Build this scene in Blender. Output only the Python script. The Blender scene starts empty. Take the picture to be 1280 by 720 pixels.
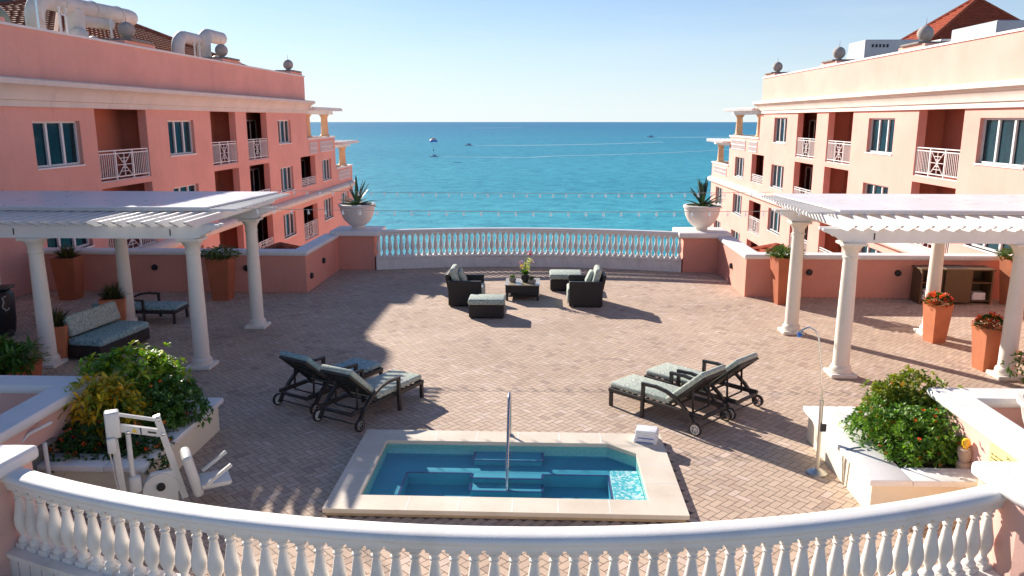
import bpy, bmesh, math, random
from mathutils import Vector, Matrix
R=math.radians; PI=math.pi
random.seed(7)
S=bpy.context.scene; C=S.collection
# ------------------------------------------------------------ helpers
class MB:
    def __init__(s): s.v=[]; s.f=[]; s.c=[]; s.M=None; s.col=None
    def av(s,pts):
        n=len(s.v)
        for p in pts:
            p=Vector(p)
            if s.M: p=s.M@p
            s.v.append(p[:])
        return n
    def af(s,idx):
        s.f.append(tuple(idx)); s.c.append(s.col or (1,1,1))
    def poly(s,pts): n=s.av(pts); s.af(range(n,n+len(pts)))
    def box(s,x0,x1,y0,y1,z0,z1):
        n=s.av([(x,y,z) for z in (z0,z1) for (x,y) in ((x0,y0),(x1,y0),(x1,y1),(x0,y1))])
        for q in ((3,2,1,0),(4,5,6,7),(0,1,5,4),(1,2,6,5),(2,3,7,6),(3,0,4,7)): s.af([n+i for i in q])
    def rbox(s,x0,x1,y0,y1,z0,z1,r=.02,seg=2):
        bm=bmesh.new(); bmesh.ops.create_cube(bm,size=1)
        for v in bm.verts: v.co=Vector(((x0+x1)/2+v.co.x*(x1-x0),(y0+y1)/2+v.co.y*(y1-y0),(z0+z1)/2+v.co.z*(z1-z0)))
        r=min(r,.49*min(abs(x1-x0),abs(y1-y0),abs(z1-z0)))
        bmesh.ops.bevel(bm,geom=bm.edges[:],offset=r,segments=seg,affect='EDGES',profile=.5)
        bm.verts.index_update(); n=s.av([v.co for v in bm.verts])
        for f in bm.faces: s.af([n+v.index for v in f.verts])
        bm.free()
    def lathe(s,prof,cx=0,cy=0,cz=0,n=16,cap=True):
        rings=[]
        for (r,z) in prof:
            rings.append(s.av([(cx+r*math.cos(2*PI*i/n),cy+r*math.sin(2*PI*i/n),cz+z) for i in range(n)]))
        for a,b in zip(rings,rings[1:]):
            for i in range(n): j=(i+1)%n; s.af((a+i,a+j,b+j,b+i))
        if cap: s.af([rings[0]+i for i in reversed(range(n))]); s.af([rings[-1]+i for i in range(n)])
    def tube(s,pts,r,n=8,cap=True):
        pts=[Vector(p) for p in pts]; rs=r if isinstance(r,(list,tuple)) else [r]*len(pts)
        rings=[]; up=None
        for i,p in enumerate(pts):
            t=(pts[min(i+1,len(pts)-1)]-pts[max(i-1,0)]).normalized()
            if up is None:
                up=Vector((0,0,1)) if abs(t.z)<.9 else Vector((1,0,0))
            a=t.cross(up); 
            if a.length<1e-4: a=t.cross(Vector((0,1,0)))
            a.normalize(); b=a.cross(t).normalized(); up=b
            rings.append(s.av([p+(a*math.cos(2*PI*k/n)+b*math.sin(2*PI*k/n))*rs[i] for k in range(n)]))
        for a,b in zip(rings,rings[1:]):
            for i in range(n): j=(i+1)%n; s.af((a+i,a+j,b+j,b+i))
        if cap: s.af([rings[0]+i for i in reversed(range(n))]); s.af([rings[-1]+i for i in range(n)])
    def bar(s,p,q,w,h,up=(0,0,1)):   # rectangular bar p->q
        p=Vector(p);q=Vector(q);t=(q-p).normalized();up=Vector(up)
        a=t.cross(up)
        if a.length<1e-3: a=t.cross(Vector((1,0,0)))
        a.normalize();b=a.cross(t).normalized()
        n=s.av([o+a*sx*w/2+b*sz*h/2 for o in (p,q) for (sx,sz) in ((-1,-1),(1,-1),(1,1),(-1,1))])
        for k in ((3,2,1,0),(4,5,6,7),(0,1,5,4),(1,2,6,5),(2,3,7,6),(3,0,4,7)): s.af([n+i for i in k])
    def sweep(s,path,prof,closed=False,cap=True):  # path 2d, prof [(off,z)] off to the right of travel, closed profile
        P=[Vector(p) for p in path]; m=len(P); rings=[]
        for i in range(m):
            if closed: a=(P[i]-P[i-1]).normalized(); b=(P[(i+1)%m]-P[i]).normalized()
            else:
                a=(P[i]-P[i-1]).normalized() if i>0 else None; b=(P[i+1]-P[i]).normalized() if i<m-1 else None
                a=a or b; b=b or a
            na=Vector((a.y,-a.x)); nb=Vector((b.y,-b.x)); nn=(na+nb).normalized(); k=1/max(.3,nn.dot(na))
            rings.append(s.av([(P[i].x+nn.x*k*o,P[i].y+nn.y*k*o,z) for o,z in prof]))
        L=len(prof); pr=list(zip(rings,rings[1:]))+([(rings[-1],rings[0])] if closed else [])
        for a,b in pr:
            for i in range(L): j=(i+1)%L; s.af((a+i,b+i,b+j,a+j))
        if cap and not closed: s.af([rings[0]+i for i in range(L)]); s.af([rings[-1]+i for i in reversed(range(L))])
    def prism(s,pts,z0,z1):   # 2d polygon extruded in z
        n=s.av([(x,y,z0) for x,y in pts]); m=s.av([(x,y,z1) for x,y in pts]); L=len(pts)
        s.af([n+i for i in reversed(range(L))]); s.af([m+i for i in range(L)])
        for i in range(L): j=(i+1)%L; s.af((n+i,n+j,m+j,m+i))
    def sphere(s,c,r,n=14,m=8,sz=1):
        s.lathe([(max(.001,r*math.sin(PI*i/m)),-r*sz*math.cos(PI*i/m)) for i in range(m+1)],c[0],c[1],c[2],n,True)
    def build(s,name,mat,parent=None,smooth=35,recalc=True,colattr=False):
        me=bpy.data.meshes.new(name); me.from_pydata(s.v,[],s.f)
        if colattr:
            at=me.color_attributes.new('Col','FLOAT_COLOR','CORNER'); buf=[]
            for p,c in zip(me.polygons,s.c): buf+= list((*c,1.))*p.loop_total
            at.data.foreach_set('color',buf)
        if recalc:
            bm=bmesh.new(); bm.from_mesh(me); bmesh.ops.recalc_face_normals(bm,faces=bm.faces[:]); bm.to_mesh(me); bm.free()
        if smooth: me.shade_smooth(); me.set_sharp_from_angle(angle=R(smooth))
        me.materials.append(mat); me.update()
        o=bpy.data.objects.new(name,me); C.objects.link(o)
        if parent: o.parent=parent
        return o
def tag(o,label,cat,group=None,kind=None):
    if kind: o['kind']=kind
    if label: o['label']=label
    if cat: o['category']=cat
    if group: o['group']=group
    return o
def thing(name,label,cat,loc=(0,0,0),rz=0,group=None):
    o=bpy.data.objects.new(name,None); C.objects.link(o); o.location=loc; o.rotation_euler=(0,0,rz); o.empty_display_size=.2
    return tag(o,label,cat,group)
def struct(o): o['kind']='structure'; return o
def copy_tree(o,parent=None,top=True):
    c=o.copy(); C.objects.link(c)
    if parent: c.parent=parent
    for ch in [k for k in o.children]: copy_tree(ch,c)
    return c
def dup(root,loc,rz,label,group=None,scale=None):
    c=copy_tree(root); c.location=loc; c.rotation_euler=(0,0,rz); c['label']=label
    if group: c['group']=group
    if scale: c.scale=scale
    return c
# ------------------------------------------------------------ materials
def new(name):
    m=bpy.data.materials.new(name); m.use_nodes=True; nt=m.node_tree; b=nt.nodes['Principled BSDF']; return m,nt,b
def N(nt,t,**k):
    n=nt.nodes.new(t)
    for a,v in k.items():
        if a in n.inputs: n.inputs[a].default_value=v
        else: setattr(n,a,v)
    return n
def mixc(nt,a,b,fac,mode='MIX'):
    n=nt.nodes.new('ShaderNodeMix'); n.data_type='RGBA'; n.blend_type=mode
    for i,v in ((6,a),(7,b),(0,fac)):
        if hasattr(v,'links') or isinstance(v,bpy.types.NodeSocket): nt.links.new(v,n.inputs[i])
        elif i==0: n.inputs[0].default_value=v
        else: n.inputs[i].default_value=(*v,1)
    return n.outputs[2]
def ramp(nt,src,lo,hi,a=0.,b=1.):
    n=nt.nodes.new('ShaderNodeMapRange'); nt.links.new(src,n.inputs[0])
    n.inputs[1].default_value=lo;n.inputs[2].default_value=hi;n.inputs[3].default_value=a;n.inputs[4].default_value=b; return n.outputs[0]
def coord(nt,scale=(1,1,1),rot=(0,0,0),world=True):
    if world: o=N(nt,'ShaderNodeNewGeometry').outputs['Position']
    else: o=N(nt,'ShaderNodeTexCoord').outputs['Object']
    mp=nt.nodes.new('ShaderNodeMapping'); mp.inputs[3].default_value=scale; mp.inputs[2].default_value=rot; nt.links.new(o,mp.inputs[0]); return mp.outputs[0]
def noise(nt,vec,scale,detail=4,rough=.55):
    n=N(nt,'ShaderNodeTexNoise',Scale=scale,Detail=detail,Roughness=rough); nt.links.new(vec,n.inputs[0]); return n.outputs[0]
def bump(nt,b,h,strength=.3,dist=.01):
    n=N(nt,'ShaderNodeBump',Strength=strength,Distance=dist); nt.links.new(h,n.inputs['Height']); nt.links.new(n.outputs[0],b.inputs['Normal'])
def basic(name,col,rough=.6,var=.12,vs=3.,bumpd=.0,bs=60,metal=0.,spec=.5,streak=0.,dirt=None,world=True,patch=0.):
    m,nt,b=new(name); b.inputs['Roughness'].default_value=rough; b.inputs['Metallic'].default_value=metal
    b.inputs['Specular IOR Level'].default_value=spec
    v=coord(nt,world=world); n1=noise(nt,v,vs); f=ramp(nt,n1,.3,.7)
    lo=tuple(c*(1-var) for c in col); hi=tuple(min(1,c*(1+var*.6)) for c in col)
    c=mixc(nt,lo,hi,f)
    if patch:
        pz=ramp(nt,noise(nt,coord(nt,(1,1,1.6)),.35,7,.68),.42,.66); c=mixc(nt,c,tuple(min(1,x*1.12+.03) for x in col),mixf(nt,pz,patch))
        pz2=ramp(nt,noise(nt,coord(nt,(3,3,1)),1.1,7,.75),.56,.74); c=mixc(nt,c,tuple(x*.8 for x in col),mixf(nt,pz2,patch*.6))
    if streak:
        v2=coord(nt,(1.1,1.1,.16),world=world); s=ramp(nt,noise(nt,v2,1.7,7,.72),.52,.8)
        c=mixc(nt,c,tuple(x*.72 for x in col),mixf(nt,s,streak))
    if dirt:
        d=ramp(nt,noise(nt,v,1.3,6,.7),.55,.72); c=mixc(nt,c,dirt,mixf(nt,d,.45))
    nt.links.new(c,b.inputs['Base Color'])
    rr=ramp(nt,noise(nt,v,vs*4),.3,.7,max(0,rough-.08),min(1,rough+.08)); nt.links.new(rr,b.inputs['Roughness'])
    if bumpd: bump(nt,b,noise(nt,v,bs,5,.6),.5,bumpd)
    return m
def mixf(nt,s,k):
    n=N(nt,'ShaderNodeMath',operation='MULTIPLY'); nt.links.new(s,n.inputs[0]); n.inputs[1].default_value=k; return n.outputs[0]
M={}
PINK=(.76,.385,.305)
M['pink']=basic('pink_stucco',PINK,.85,.07,.6,.006,30,streak=.3,patch=.55)
M['wallpink']=basic('terrace_stucco',(.7,.3,.22),.85,.09,.8,.004,45,streak=.5,patch=.4)
M['palepink']=basic('pale_stucco',(.78,.47,.39),.85,.09,1.2,.004,45,streak=.4,patch=.4)
M['trim']=basic('cream_trim',(.74,.67,.58),.75,.08,.8,.002,30,streak=.6,patch=.3)
M['cap']=basic('coping_white',(.8,.78,.74),.6,.06,1.5,.003,40,dirt=(.6,.57,.5))
M['white']=basic('white_paint',(.77,.76,.73),.5,.06,2,.001,40,streak=.25,patch=.3)
M['column']=basic('column_white',(.78,.72,.61),.6,.06,1.2,.002,50,streak=.35,patch=.35)
M['ballo']=basic('baluster_white',(.77,.73,.67),.65,.1,5,.004,50,dirt=(.42,.37,.3),streak=.5,patch=.6)
M['tan']=basic('tan_column',(.75,.5,.28),.7,.1,3)
M['frame']=basic('window_frame_white',(.78,.78,.76),.5,.04,3)
M['cream']=basic('planter_cream',(.8,.72,.55),.75,.07,1.5,.003,50,streak=.2)
M['sheet']=basic('roof_sheet',(.8,.81,.82),.34,.04,.7,.002,8,spec=.6)
M['stone']=basic('grey_stone',(.27,.24,.21),.85,.3,8,.01,30)
M['ball']=basic('pale_stone',(.42,.38,.34),.85,.25,6,.008,30)
M['rust']=basic('weathered_metal',(.66,.63,.56),.55,.12,2,.003,30,dirt=(.4,.24,.12))
M['ac']=basic('ac_metal',(.5,.52,.53),.5,.08,2)
M['roofdark']=basic('old_tiles',(.3,.11,.07),.9,.3,6,.01,20,dirt=(.1,.06,.05),spec=.1)
M['roofred']=basic('red_tiles',(.42,.1,.05),.85,.25,6,.01,20,spec=.2,dirt=(.25,.08,.05))
M['flatroof']=basic('flat_roof',(.45,.43,.4),.9)
M['terra']=basic('terracotta',(.55,.18,.075),.75,.15,4,.004,40,dirt=(.36,.16,.09),streak=.4,patch=.4)
M['terradark']=basic('terracotta_dark',(.42,.12,.05),.65,.15,3,.003,40,streak=.4,patch=.4)
M['wood']=basic('rattan_brown',(.13,.07,.025),.6,.35,30,.004,60)
M['steel']=basic('steel',(.62,.62,.6),.22,.05,5,metal=1.)
M['gold']=basic('brushed_pole',(.6,.58,.52),.4,.1,5,metal=1.)
M['alu']=basic('dark_aluminium',(.035,.03,.028),.45,.2,8,.001,80)
M['black']=basic('black_plastic',(.015,.015,.016),.45,.2,8)
M['liftwhite']=basic('lift_white',(.66,.65,.6),.4,.06,4,streak=.3,patch=.3)
M['towel']=basic('towel_white',(.8,.79,.8),.95,.06,8,.006,90)
M['towelblue']=basic('towel_stripe',(.12,.2,.5),.95,.1,8,.004,90)
M['sticker']=basic('yellow_sticker',(.8,.55,.05),.5)
M['red']=basic('red_paint',(.6,.05,.04),.5)
M['bluepaint']=basic('blue_paint',(.05,.18,.55),.5)
M['ink']=basic('sign_ink',(.1,.08,.03),.7)
M['soil']=basic('soil',(.06,.04,.03),.95,.4,20,.02,40)
M['bulb']=basic('bulb_glass',(.75,.78,.82),.15,.03,3,spec=1.)
m,nt,b=new('clear_bulb'); b.inputs['Base Color'].default_value=(.8,.85,.9,1); b.inputs['Roughness'].default_value=.1; tr=N(nt,'ShaderNodeBsdfTransparent'); mx=N(nt,'ShaderNodeMixShader'); mx.inputs[0].default_value=.45; nt.links.new(tr.outputs[0],mx.inputs[1]); nt.links.new(b.outputs[0],mx.inputs[2]); nt.links.new(mx.outputs[0],nt.nodes['Material Output'].inputs[0]); M['clear']=m
M['wire']=basic('cable',(.5,.48,.45),.7)
M['base']=basic('grout',(.19,.14,.115),.95,.3,3,.004,60)
M['concrete']=basic('concrete',(.4,.37,.34),.9,.2,1,.006,30)
M['interior']=basic('shaded_stucco',(.5,.19,.12),.9,.08,1,.003,40)  # the pink stucco again, darkened to carry the loggia's shade
M['yellow']=basic('amber_plastic',(.85,.5,.03),.3)
M['beige']=basic('beige_stone',(.5,.38,.28),.8,.15,8,.006,40)
M['greyslab']=basic('slate_slab',(.2,.19,.17),.5,.25,3,.003,30)
M['glasstop']=basic('table_glass',(.5,.42,.3),.12,.05,3,spec=.8)
M['bowl']=basic('bowl_stone',(.76,.7,.62),.6,.07,2,.003,30,dirt=(.6,.55,.48))
# window glass
m,nt,b=new('window_glass'); b.inputs['Roughness'].default_value=.06; b.inputs['Specular IOR Level'].default_value=.22
v=coord(nt,(1,1,.35)); c=mixc(nt,(.002,.014,.022),(.006,.045,.06),ramp(nt,noise(nt,v,2.5,3),.35,.7)); nt.links.new(c,b.inputs['Base Color']); M['glass']=m
m,nt,b=new('door_glass'); b.inputs['Base Color'].default_value=(.01,.012,.015,1); b.inputs['Roughness'].default_value=.1; M['dark']=m
# wicker
m,nt,b=new('dark_wicker'); v=coord(nt,world=False); w=N(nt,'ShaderNodeTexWave',Scale=22.,Distortion=2.); w.bands_direction='Z'; nt.links.new(v,w.inputs[0])
w2=N(nt,'ShaderNodeTexWave',Scale=14.,Distortion=1.); w2.bands_direction='DIAGONAL'; nt.links.new(v,w2.inputs[0])
mm=N(nt,'ShaderNodeMath',operation='MULTIPLY'); nt.links.new(w.outputs[1],mm.inputs[0]); nt.links.new(w2.outputs[1],mm.inputs[1])
nt.links.new(mixc(nt,(.012,.01,.009),(.06,.045,.035),mm.outputs[0]),b.inputs['Base Color']); b.inputs['Roughness'].default_value=.5; bump(nt,b,mm.outputs[0],.8,.006); M['wicker']=m
# fabric with leaf pattern
def fabric(name,a,bb,cc):
    m,nt,b=new(name); v=coord(nt,(1,1,1),(0,0,.6),world=False)
    nz=N(nt,'ShaderNodeTexNoise',Scale=5.,Detail=2.); nt.links.new(v,nz.inputs[0])
    vv=N(nt,'ShaderNodeVectorMath',operation='ADD'); sc=N(nt,'ShaderNodeVectorMath',operation='SCALE'); sc.inputs['Scale'].default_value=.12
    nt.links.new(nz.outputs[1],sc.inputs[0]); nt.links.new(v,vv.inputs[0]); nt.links.new(sc.outputs[0],vv.inputs[1])
    mp=nt.nodes.new('ShaderNodeMapping'); mp.inputs[3].default_value=(7,24,11); nt.links.new(vv.outputs[0],mp.inputs[0])
    vo=N(nt,'ShaderNodeTexVoronoi',Scale=1.); vo.feature='DISTANCE_TO_EDGE'; nt.links.new(mp.outputs[0],vo.inputs[0])
    f=ramp(nt,vo.outputs['Distance'],.03,.16); c=mixc(nt,bb,a,f)
    vo2=N(nt,'ShaderNodeTexVoronoi',Scale=.55); nt.links.new(mp.outputs[0],vo2.inputs[0]); g=ramp(nt,vo2.outputs['Distance'],.25,.6)
    c=mixc(nt,c,cc,mixf(nt,g,.5)); nt.links.new(c,b.inputs['Base Color']); b.inputs['Roughness'].default_value=.95
    bump(nt,b,noise(nt,v,180,2),.3,.003); return m
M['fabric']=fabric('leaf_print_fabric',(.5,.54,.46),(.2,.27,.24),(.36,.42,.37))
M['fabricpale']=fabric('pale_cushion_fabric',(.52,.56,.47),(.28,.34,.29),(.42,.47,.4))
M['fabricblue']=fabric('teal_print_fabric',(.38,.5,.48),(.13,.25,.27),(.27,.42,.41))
# leaves (colour per leaf)
def leafmat(name,gloss=.45):
    m,nt,b=new(name); a=N(nt,'ShaderNodeVertexColor'); a.layer_name='Col'
    nt.links.new(a.outputs[0],b.inputs['Base Color']); b.inputs['Roughness'].default_value=gloss
    tr=N(nt,'ShaderNodeBsdfTranslucent'); nt.links.new(mixc(nt,a.outputs[0],(1.6,1.7,.5),1.,'MULTIPLY'),tr.inputs[0])
    mx=N(nt,'ShaderNodeMixShader'); mx.inputs[0].default_value=.3; nt.links.new(b.outputs[0],mx.inputs[1]); nt.links.new(tr.outputs[0],mx.inputs[2])
    nt.links.new(mx.outputs[0],nt.nodes['Material Output'].inputs[0]); return m
M['leaf']=leafmat('leaf'); M['petal']=leafmat('petal',.6)
M['stem']=basic('stem_bark',(.1,.07,.04),.9,.3,10,.004,40)
# pavers
m,nt,b=new('paver'); a=N(nt,'ShaderNodeVertexColor'); a.layer_name='Col'; v=coord(nt)
c=mixc(nt,a.outputs[0],(.82,.8,.78),ramp(nt,noise(nt,v,.45,5,.65),.35,.7),'MULTIPLY')
c=mixc(nt,c,(.75,.72,.7),mixf(nt,ramp(nt,noise(nt,v,40,4,.7),.4,.7),.5),'MULTIPLY')
c=mixc(nt,c,(.24,.17,.14),mixf(nt,ramp(nt,noise(nt,v,1.7,6,.7),.58,.72),.3)); c=mixc(nt,c,(.3,.2,.15),mixf(nt,ramp(nt,noise(nt,v,.22,6,.7),.52,.66),.3)); c=mixc(nt,c,(.7,.62,.54),mixf(nt,ramp(nt,noise(nt,coord(nt,(1,1.7,1),(0,0,.4)),.8,6,.7),.58,.7),.25))
nt.links.new(c,b.inputs['Base Color']); b.inputs['Roughness'].default_value=.85; bump(nt,b,noise(nt,v,70,4),.5,.004); M['paver']=m
# spa coping stone with joints
m,nt,b=new('travertine'); v=coord(nt); c=mixc(nt,(.64,.55,.43),(.74,.66,.54),ramp(nt,noise(nt,v,1.4,4),.35,.65))
c=mixc(nt,c,(.5,.38,.25),mixf(nt,ramp(nt,noise(nt,v,9,6,.7),.55,.75),.3)); nt.links.new(c,b.inputs['Base Color']); b.inputs['Roughness'].default_value=.7; bump(nt,b,noise(nt,v,50,4),.4,.003); M['trav']=m
M['joint']=basic('white_joint',(.82,.8,.76),.8)
# pool plaster / tile
m,nt,b=new('pool_plaster'); v=coord(nt); c=mixc(nt,(.008,.25,.36),(.016,.32,.42),ramp(nt,noise(nt,v,1.2,3),.35,.65))
nt.links.new(c,b.inputs['Base Color']); b.inputs['Roughness'].default_value=.6; M['plaster']=m
m,nt,b=new('sun_dapple'); vo=N(nt,'ShaderNodeTexVoronoi',Scale=28.); nt.links.new(coord(nt),vo.inputs[0]); cr=N(nt,'ShaderNodeSeparateColor'); nt.links.new(vo.outputs['Color'],cr.inputs[0]); nt.links.new(mixc(nt,(.05,.5,.55),(.75,.85,.82),ramp(nt,cr.outputs[0],.3,.9)),b.inputs['Base Color']); M['sun_dapple']=m  # pale cells painted as sunlit dapple for the spa corner
m,nt,b=new('tile_band'); ck=N(nt,'ShaderNodeTexBrick',Scale=1.); ck.inputs['Color1'].default_value=(.12,.5,.46,1); ck.inputs['Color2'].default_value=(.2,.62,.55,1); ck.inputs['Mortar'].default_value=(.6,.65,.6,1); ck.inputs['Scale'].default_value=20; nt.links.new(coord(nt,(1,1,1),(PI/2,0,0)),ck.inputs[0]); nt.links.new(ck.outputs[0],b.inputs['Base Color']); b.inputs['Roughness'].default_value=.2; M['band']=m
M['navy']=basic('navy_tile',(.012,.03,.12),.3,.3,30)
m,nt,b=new('spa_water'); nt.nodes.remove(b)
tr=N(nt,'ShaderNodeBsdfTransparent'); tr.inputs[0].default_value=(.93,.99,.99,1)
gl=N(nt,'ShaderNodeBsdfGlossy',Roughness=.02); fr=N(nt,'ShaderNodeLayerWeight',Blend=.5); v=coord(nt)
bp=N(nt,'ShaderNodeBump',Strength=.25,Distance=.02); nt.links.new(noise(nt,v,6,3),bp.inputs['Height'])
nt.links.new(bp.outputs[0],gl.inputs['Normal']); nt.links.new(bp.outputs[0],fr.inputs['Normal'])
pw4=N(nt,'ShaderNodeMath',operation='POWER'); nt.links.new(fr.outputs['Facing'],pw4.inputs[0]); pw4.inputs[1].default_value=4.5
mx=N(nt,'ShaderNodeMixShader'); nt.links.new(pw4.outputs[0],mx.inputs[0]); nt.links.new(tr.outputs[0],mx.inputs[1]); nt.links.new(gl.outputs[0],mx.inputs[2])
nt.links.new(mx.outputs[0],nt.nodes['Material Output'].inputs[0]); M['spawater']=m
# sea
m,nt,b=new('sea_water'); nt.nodes.remove(b); v=coord(nt)
big=ramp(nt,noise(nt,coord(nt,(.0016,.004,1)),1.,4),.35,.65)
w1=noise(nt,coord(nt,(.3,.45,1)),1.,6,.7); w2=noise(nt,coord(nt,(.02,.05,1)),1.,5,.6)
ad=N(nt,'ShaderNodeMath',operation='MULTIPLY_ADD'); nt.links.new(w2,ad.inputs[0]); ad.inputs[1].default_value=2.2; nt.links.new(w1,ad.inputs[2])
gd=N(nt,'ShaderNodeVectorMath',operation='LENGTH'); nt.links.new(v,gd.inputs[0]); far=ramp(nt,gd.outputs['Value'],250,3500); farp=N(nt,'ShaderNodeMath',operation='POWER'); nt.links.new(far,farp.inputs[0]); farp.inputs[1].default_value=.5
c=mixc(nt,(.03,.32,.41),(.05,.4,.48),big); c=mixc(nt,c,(.008,.17,.33),farp.outputs[0]); w3=noise(nt,coord(nt,(.09,.11,1)),1.,8,.78); c=mixc(nt,c,(.12,.5,.56),mixf(nt,ramp(nt,w3,.48,.64),.4)); c=mixc(nt,c,(.008,.13,.22),mixf(nt,ramp(nt,w3,.5,.36),.55))  # pale wave sparkle and dark troughs are painted into the water colour
df=N(nt,'ShaderNodeBsdfDiffuse'); nt.links.new(c,df.inputs[0]); gl=N(nt,'ShaderNodeBsdfGlossy',Roughness=.42)
bp=N(nt,'ShaderNodeBump',Strength=.6,Distance=1.2); nt.links.new(ad.outputs[0],bp.inputs['Height']); nt.links.new(bp.outputs[0],gl.inputs['Normal']); nt.links.new(bp.outputs[0],df.inputs['Normal'])
fr=N(nt,'ShaderNodeFresnel',IOR=1.33); nt.links.new(bp.outputs[0],fr.inputs['Normal']); ff=ramp(nt,fr.outputs[0],0,1,.01,.27)
mx=N(nt,'ShaderNodeMixShader'); nt.links.new(ff,mx.inputs[0]); nt.links.new(df.outputs[0],mx.inputs[1]); nt.links.new(gl.outputs[0],mx.inputs[2]); nt.links.new(mx.outputs[0],nt.nodes['Material Output'].inputs[0]); M['sea']=m
m,nt,b=new('foam'); b.inputs['Base Color'].default_value=(.75,.85,.88,1); b.inputs['Roughness'].default_value=.8; M['foam']=m
M['sand']=basic('sand',(.5,.42,.3),.95,.1,.1)
# ------------------------------------------------------------ world, sun, camera
EL=24.; AZ=-39.3   # sun azimuth from +Y, negative towards -X
W=bpy.data.worlds.new('World'); S.world=W; W.use_nodes=True; nt=W.node_tree
sky=nt.nodes.new('ShaderNodeTexSky'); sky.sky_type='NISHITA'; sky.sun_disc=False; sky.sun_elevation=R(EL); sky.sun_rotation=R(AZ)
sky.air_density=1.0; sky.dust_density=.15; sky.ozone_density=3.0; sky.altitude=30
bg=nt.nodes['Background']; bg.inputs[1].default_value=.057
hs=N(nt,'ShaderNodeHueSaturation',Saturation=1.0); nt.links.new(sky.outputs[0],hs.inputs['Color']); skc=mixc(nt,hs.outputs[0],(.84,.98,1.2),1.,'MULTIPLY')
tc=N(nt,'ShaderNodeTexCoord'); sp=N(nt,'ShaderNodeSeparateXYZ'); nt.links.new(tc.outputs['Generated'],sp.inputs[0])
hz=ramp(nt,sp.outputs[2],.0,.3,1.,0.); pw=N(nt,'ShaderNodeMath',operation='POWER'); nt.links.new(hz,pw.inputs[0]); pw.inputs[1].default_value=2.
mp=nt.nodes.new('ShaderNodeMapping'); mp.inputs[3].default_value=(1.2,1.2,9); nt.links.new(tc.outputs['Generated'],mp.inputs[0])
cl=ramp(nt,noise(nt,mp.outputs[0],2.2,6,.6),.45,.8,0,.22)
sk2=mixc(nt,skc,(8.4,9.4,10.0),mixf(nt,pw.outputs[0],.8)); nt.links.new(mixc(nt,sk2,(8.8,9.5,10.),cl),bg.inputs[0])
sd=Vector((math.sin(R(AZ))*math.cos(R(EL)),math.cos(R(AZ))*math.cos(R(EL)),math.sin(R(EL))))
L=bpy.data.lights.new('sun','SUN'); L.energy=5.0; L.angle=R(.53); L.color=(1,.91,.82); lo=bpy.data.objects.new('sun',L); C.objects.link(lo)
lo.rotation_euler=sd.to_track_quat('Z','Y').to_euler(); lo.location=(-20,20,30)
cam=bpy.data.cameras.new('camera'); co=bpy.data.objects.new('camera',cam); C.objects.link(co); S.camera=co
cam.sensor_width=36; cam.lens=36*985/1280; co.location=(0,0,4.65); co.rotation_euler=(R(90-12.09),0,R(2.33)); cam.clip_end=30000; cam.clip_start=.1
S.view_settings.view_transform='Standard'; S.view_settings.look='None'; S.view_settings.exposure=.9; S.view_settings.gamma=1
S.render.engine='CYCLES'
# ------------------------------------------------------------ sea, ground, boats
XC=-.5
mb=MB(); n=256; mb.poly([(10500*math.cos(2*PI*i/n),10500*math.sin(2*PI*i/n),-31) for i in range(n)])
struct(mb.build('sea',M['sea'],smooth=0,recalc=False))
mb=MB(); mb.poly([(-600,-600,-30.6),(600,-600,-30.6),(600,95,-30.6),(-600,100,-30.6)]); struct(mb.build('beach',M['sand'],smooth=0,recalc=False))
def boat(x,y,rz,label,sc=1.):
    t=thing('motor_boat',label,'boat',(x,y,-31),rz)
    h=MB(); sec=[]
    for (px,w,zt) in ((-4.5,1.5,1.1),(-2,1.6,1.15),(1.5,1.5,1.3),(3.6,.9,1.6),(4.8,.05,1.8)):
        sec.append(h.av([(px,-w,zt),(px,-w*.75,.1),(px,0,-.3),(px,w*.75,.1),(px,w,zt)]))
    for a,b2 in zip(sec,sec[1:]):
        for i in range(4): h.af((a+i,a+i+1,b2+i+1,b2+i))
        h.af((a+4,a,b2,b2+4))
    h.af([sec[0]+i for i in range(5)]); h.build('hull',M['white'],t)
    c=MB(); c.rbox(-2,1.3,-1.1,1.1,1.15,2.2,.1); c.build('cabin',M['bluepaint'],t)
    r=MB(); r.box(-2.6,1.6,-1.2,1.2,2.9,3.0)
    for sx in (-2.4,1.4):
        for sy in (-1.1,1.1): r.tube([(sx,sy,1.2),(sx,sy,2.95)],.05,5)
    r.build('canopy',M['black'],t); t.scale=(sc,sc,sc); return t
boat(-105,1105,PI,'dark-roofed motor boat trailing a long wake across the middle of the sea',1.15)
boat(213,1625,PI,'small far motor boat near the horizon at the right, heading left',1.5)
boat(-107,770,PI,'tiny motor boat on the sea straight below the parasail canopy',.85)
def wake(pts,w,lab):
    mb=MB(); P=[Vector(p) for p in pts]; vs=[]
    for i,p in enumerate(P):
        t=(P[min(i+1,len(P)-1)]-P[max(0,i-1)]).normalized(); nn=Vector((-t.y,t.x)); ww=w*(.35+.65*min(1,i/3))*(1-.6*i/len(P))
        a=mb.av([(p.x+nn.x*ww,p.y+nn.y*ww,-30.93),(p.x-nn.x*ww,p.y-nn.y*ww,-30.93)]); vs.append(a)
    for a,b2 in zip(vs,vs[1:]): mb.af((a,a+1,b2+1,b2))
    tag(mb.build('wake',M['foam'],smooth=0,recalc=False),lab,None,kind='stuff')
wake([(-97+i*22,1105+i*i*1.1,) for i in range(14)],3.6,'white wake behind the middle boat')
wake([(222+i*25,1625+i*4,) for i in range(14)],6.5,'white wake behind the far boat')
wake([(-101+i*22,768+(i*i*.95 if i>4 else -2*i),) for i in range(18)],1.5,'faint wake behind the parasail boat')
wake([(-330+i*24,3300+i*14,) for i in range(11)],14,'faint pale streak near the horizon')
t=thing('parasail','red, white and blue parasail canopy flying above the small boat','parasail',(-97.5,700,-16.8))
c=MB(); 
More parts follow.
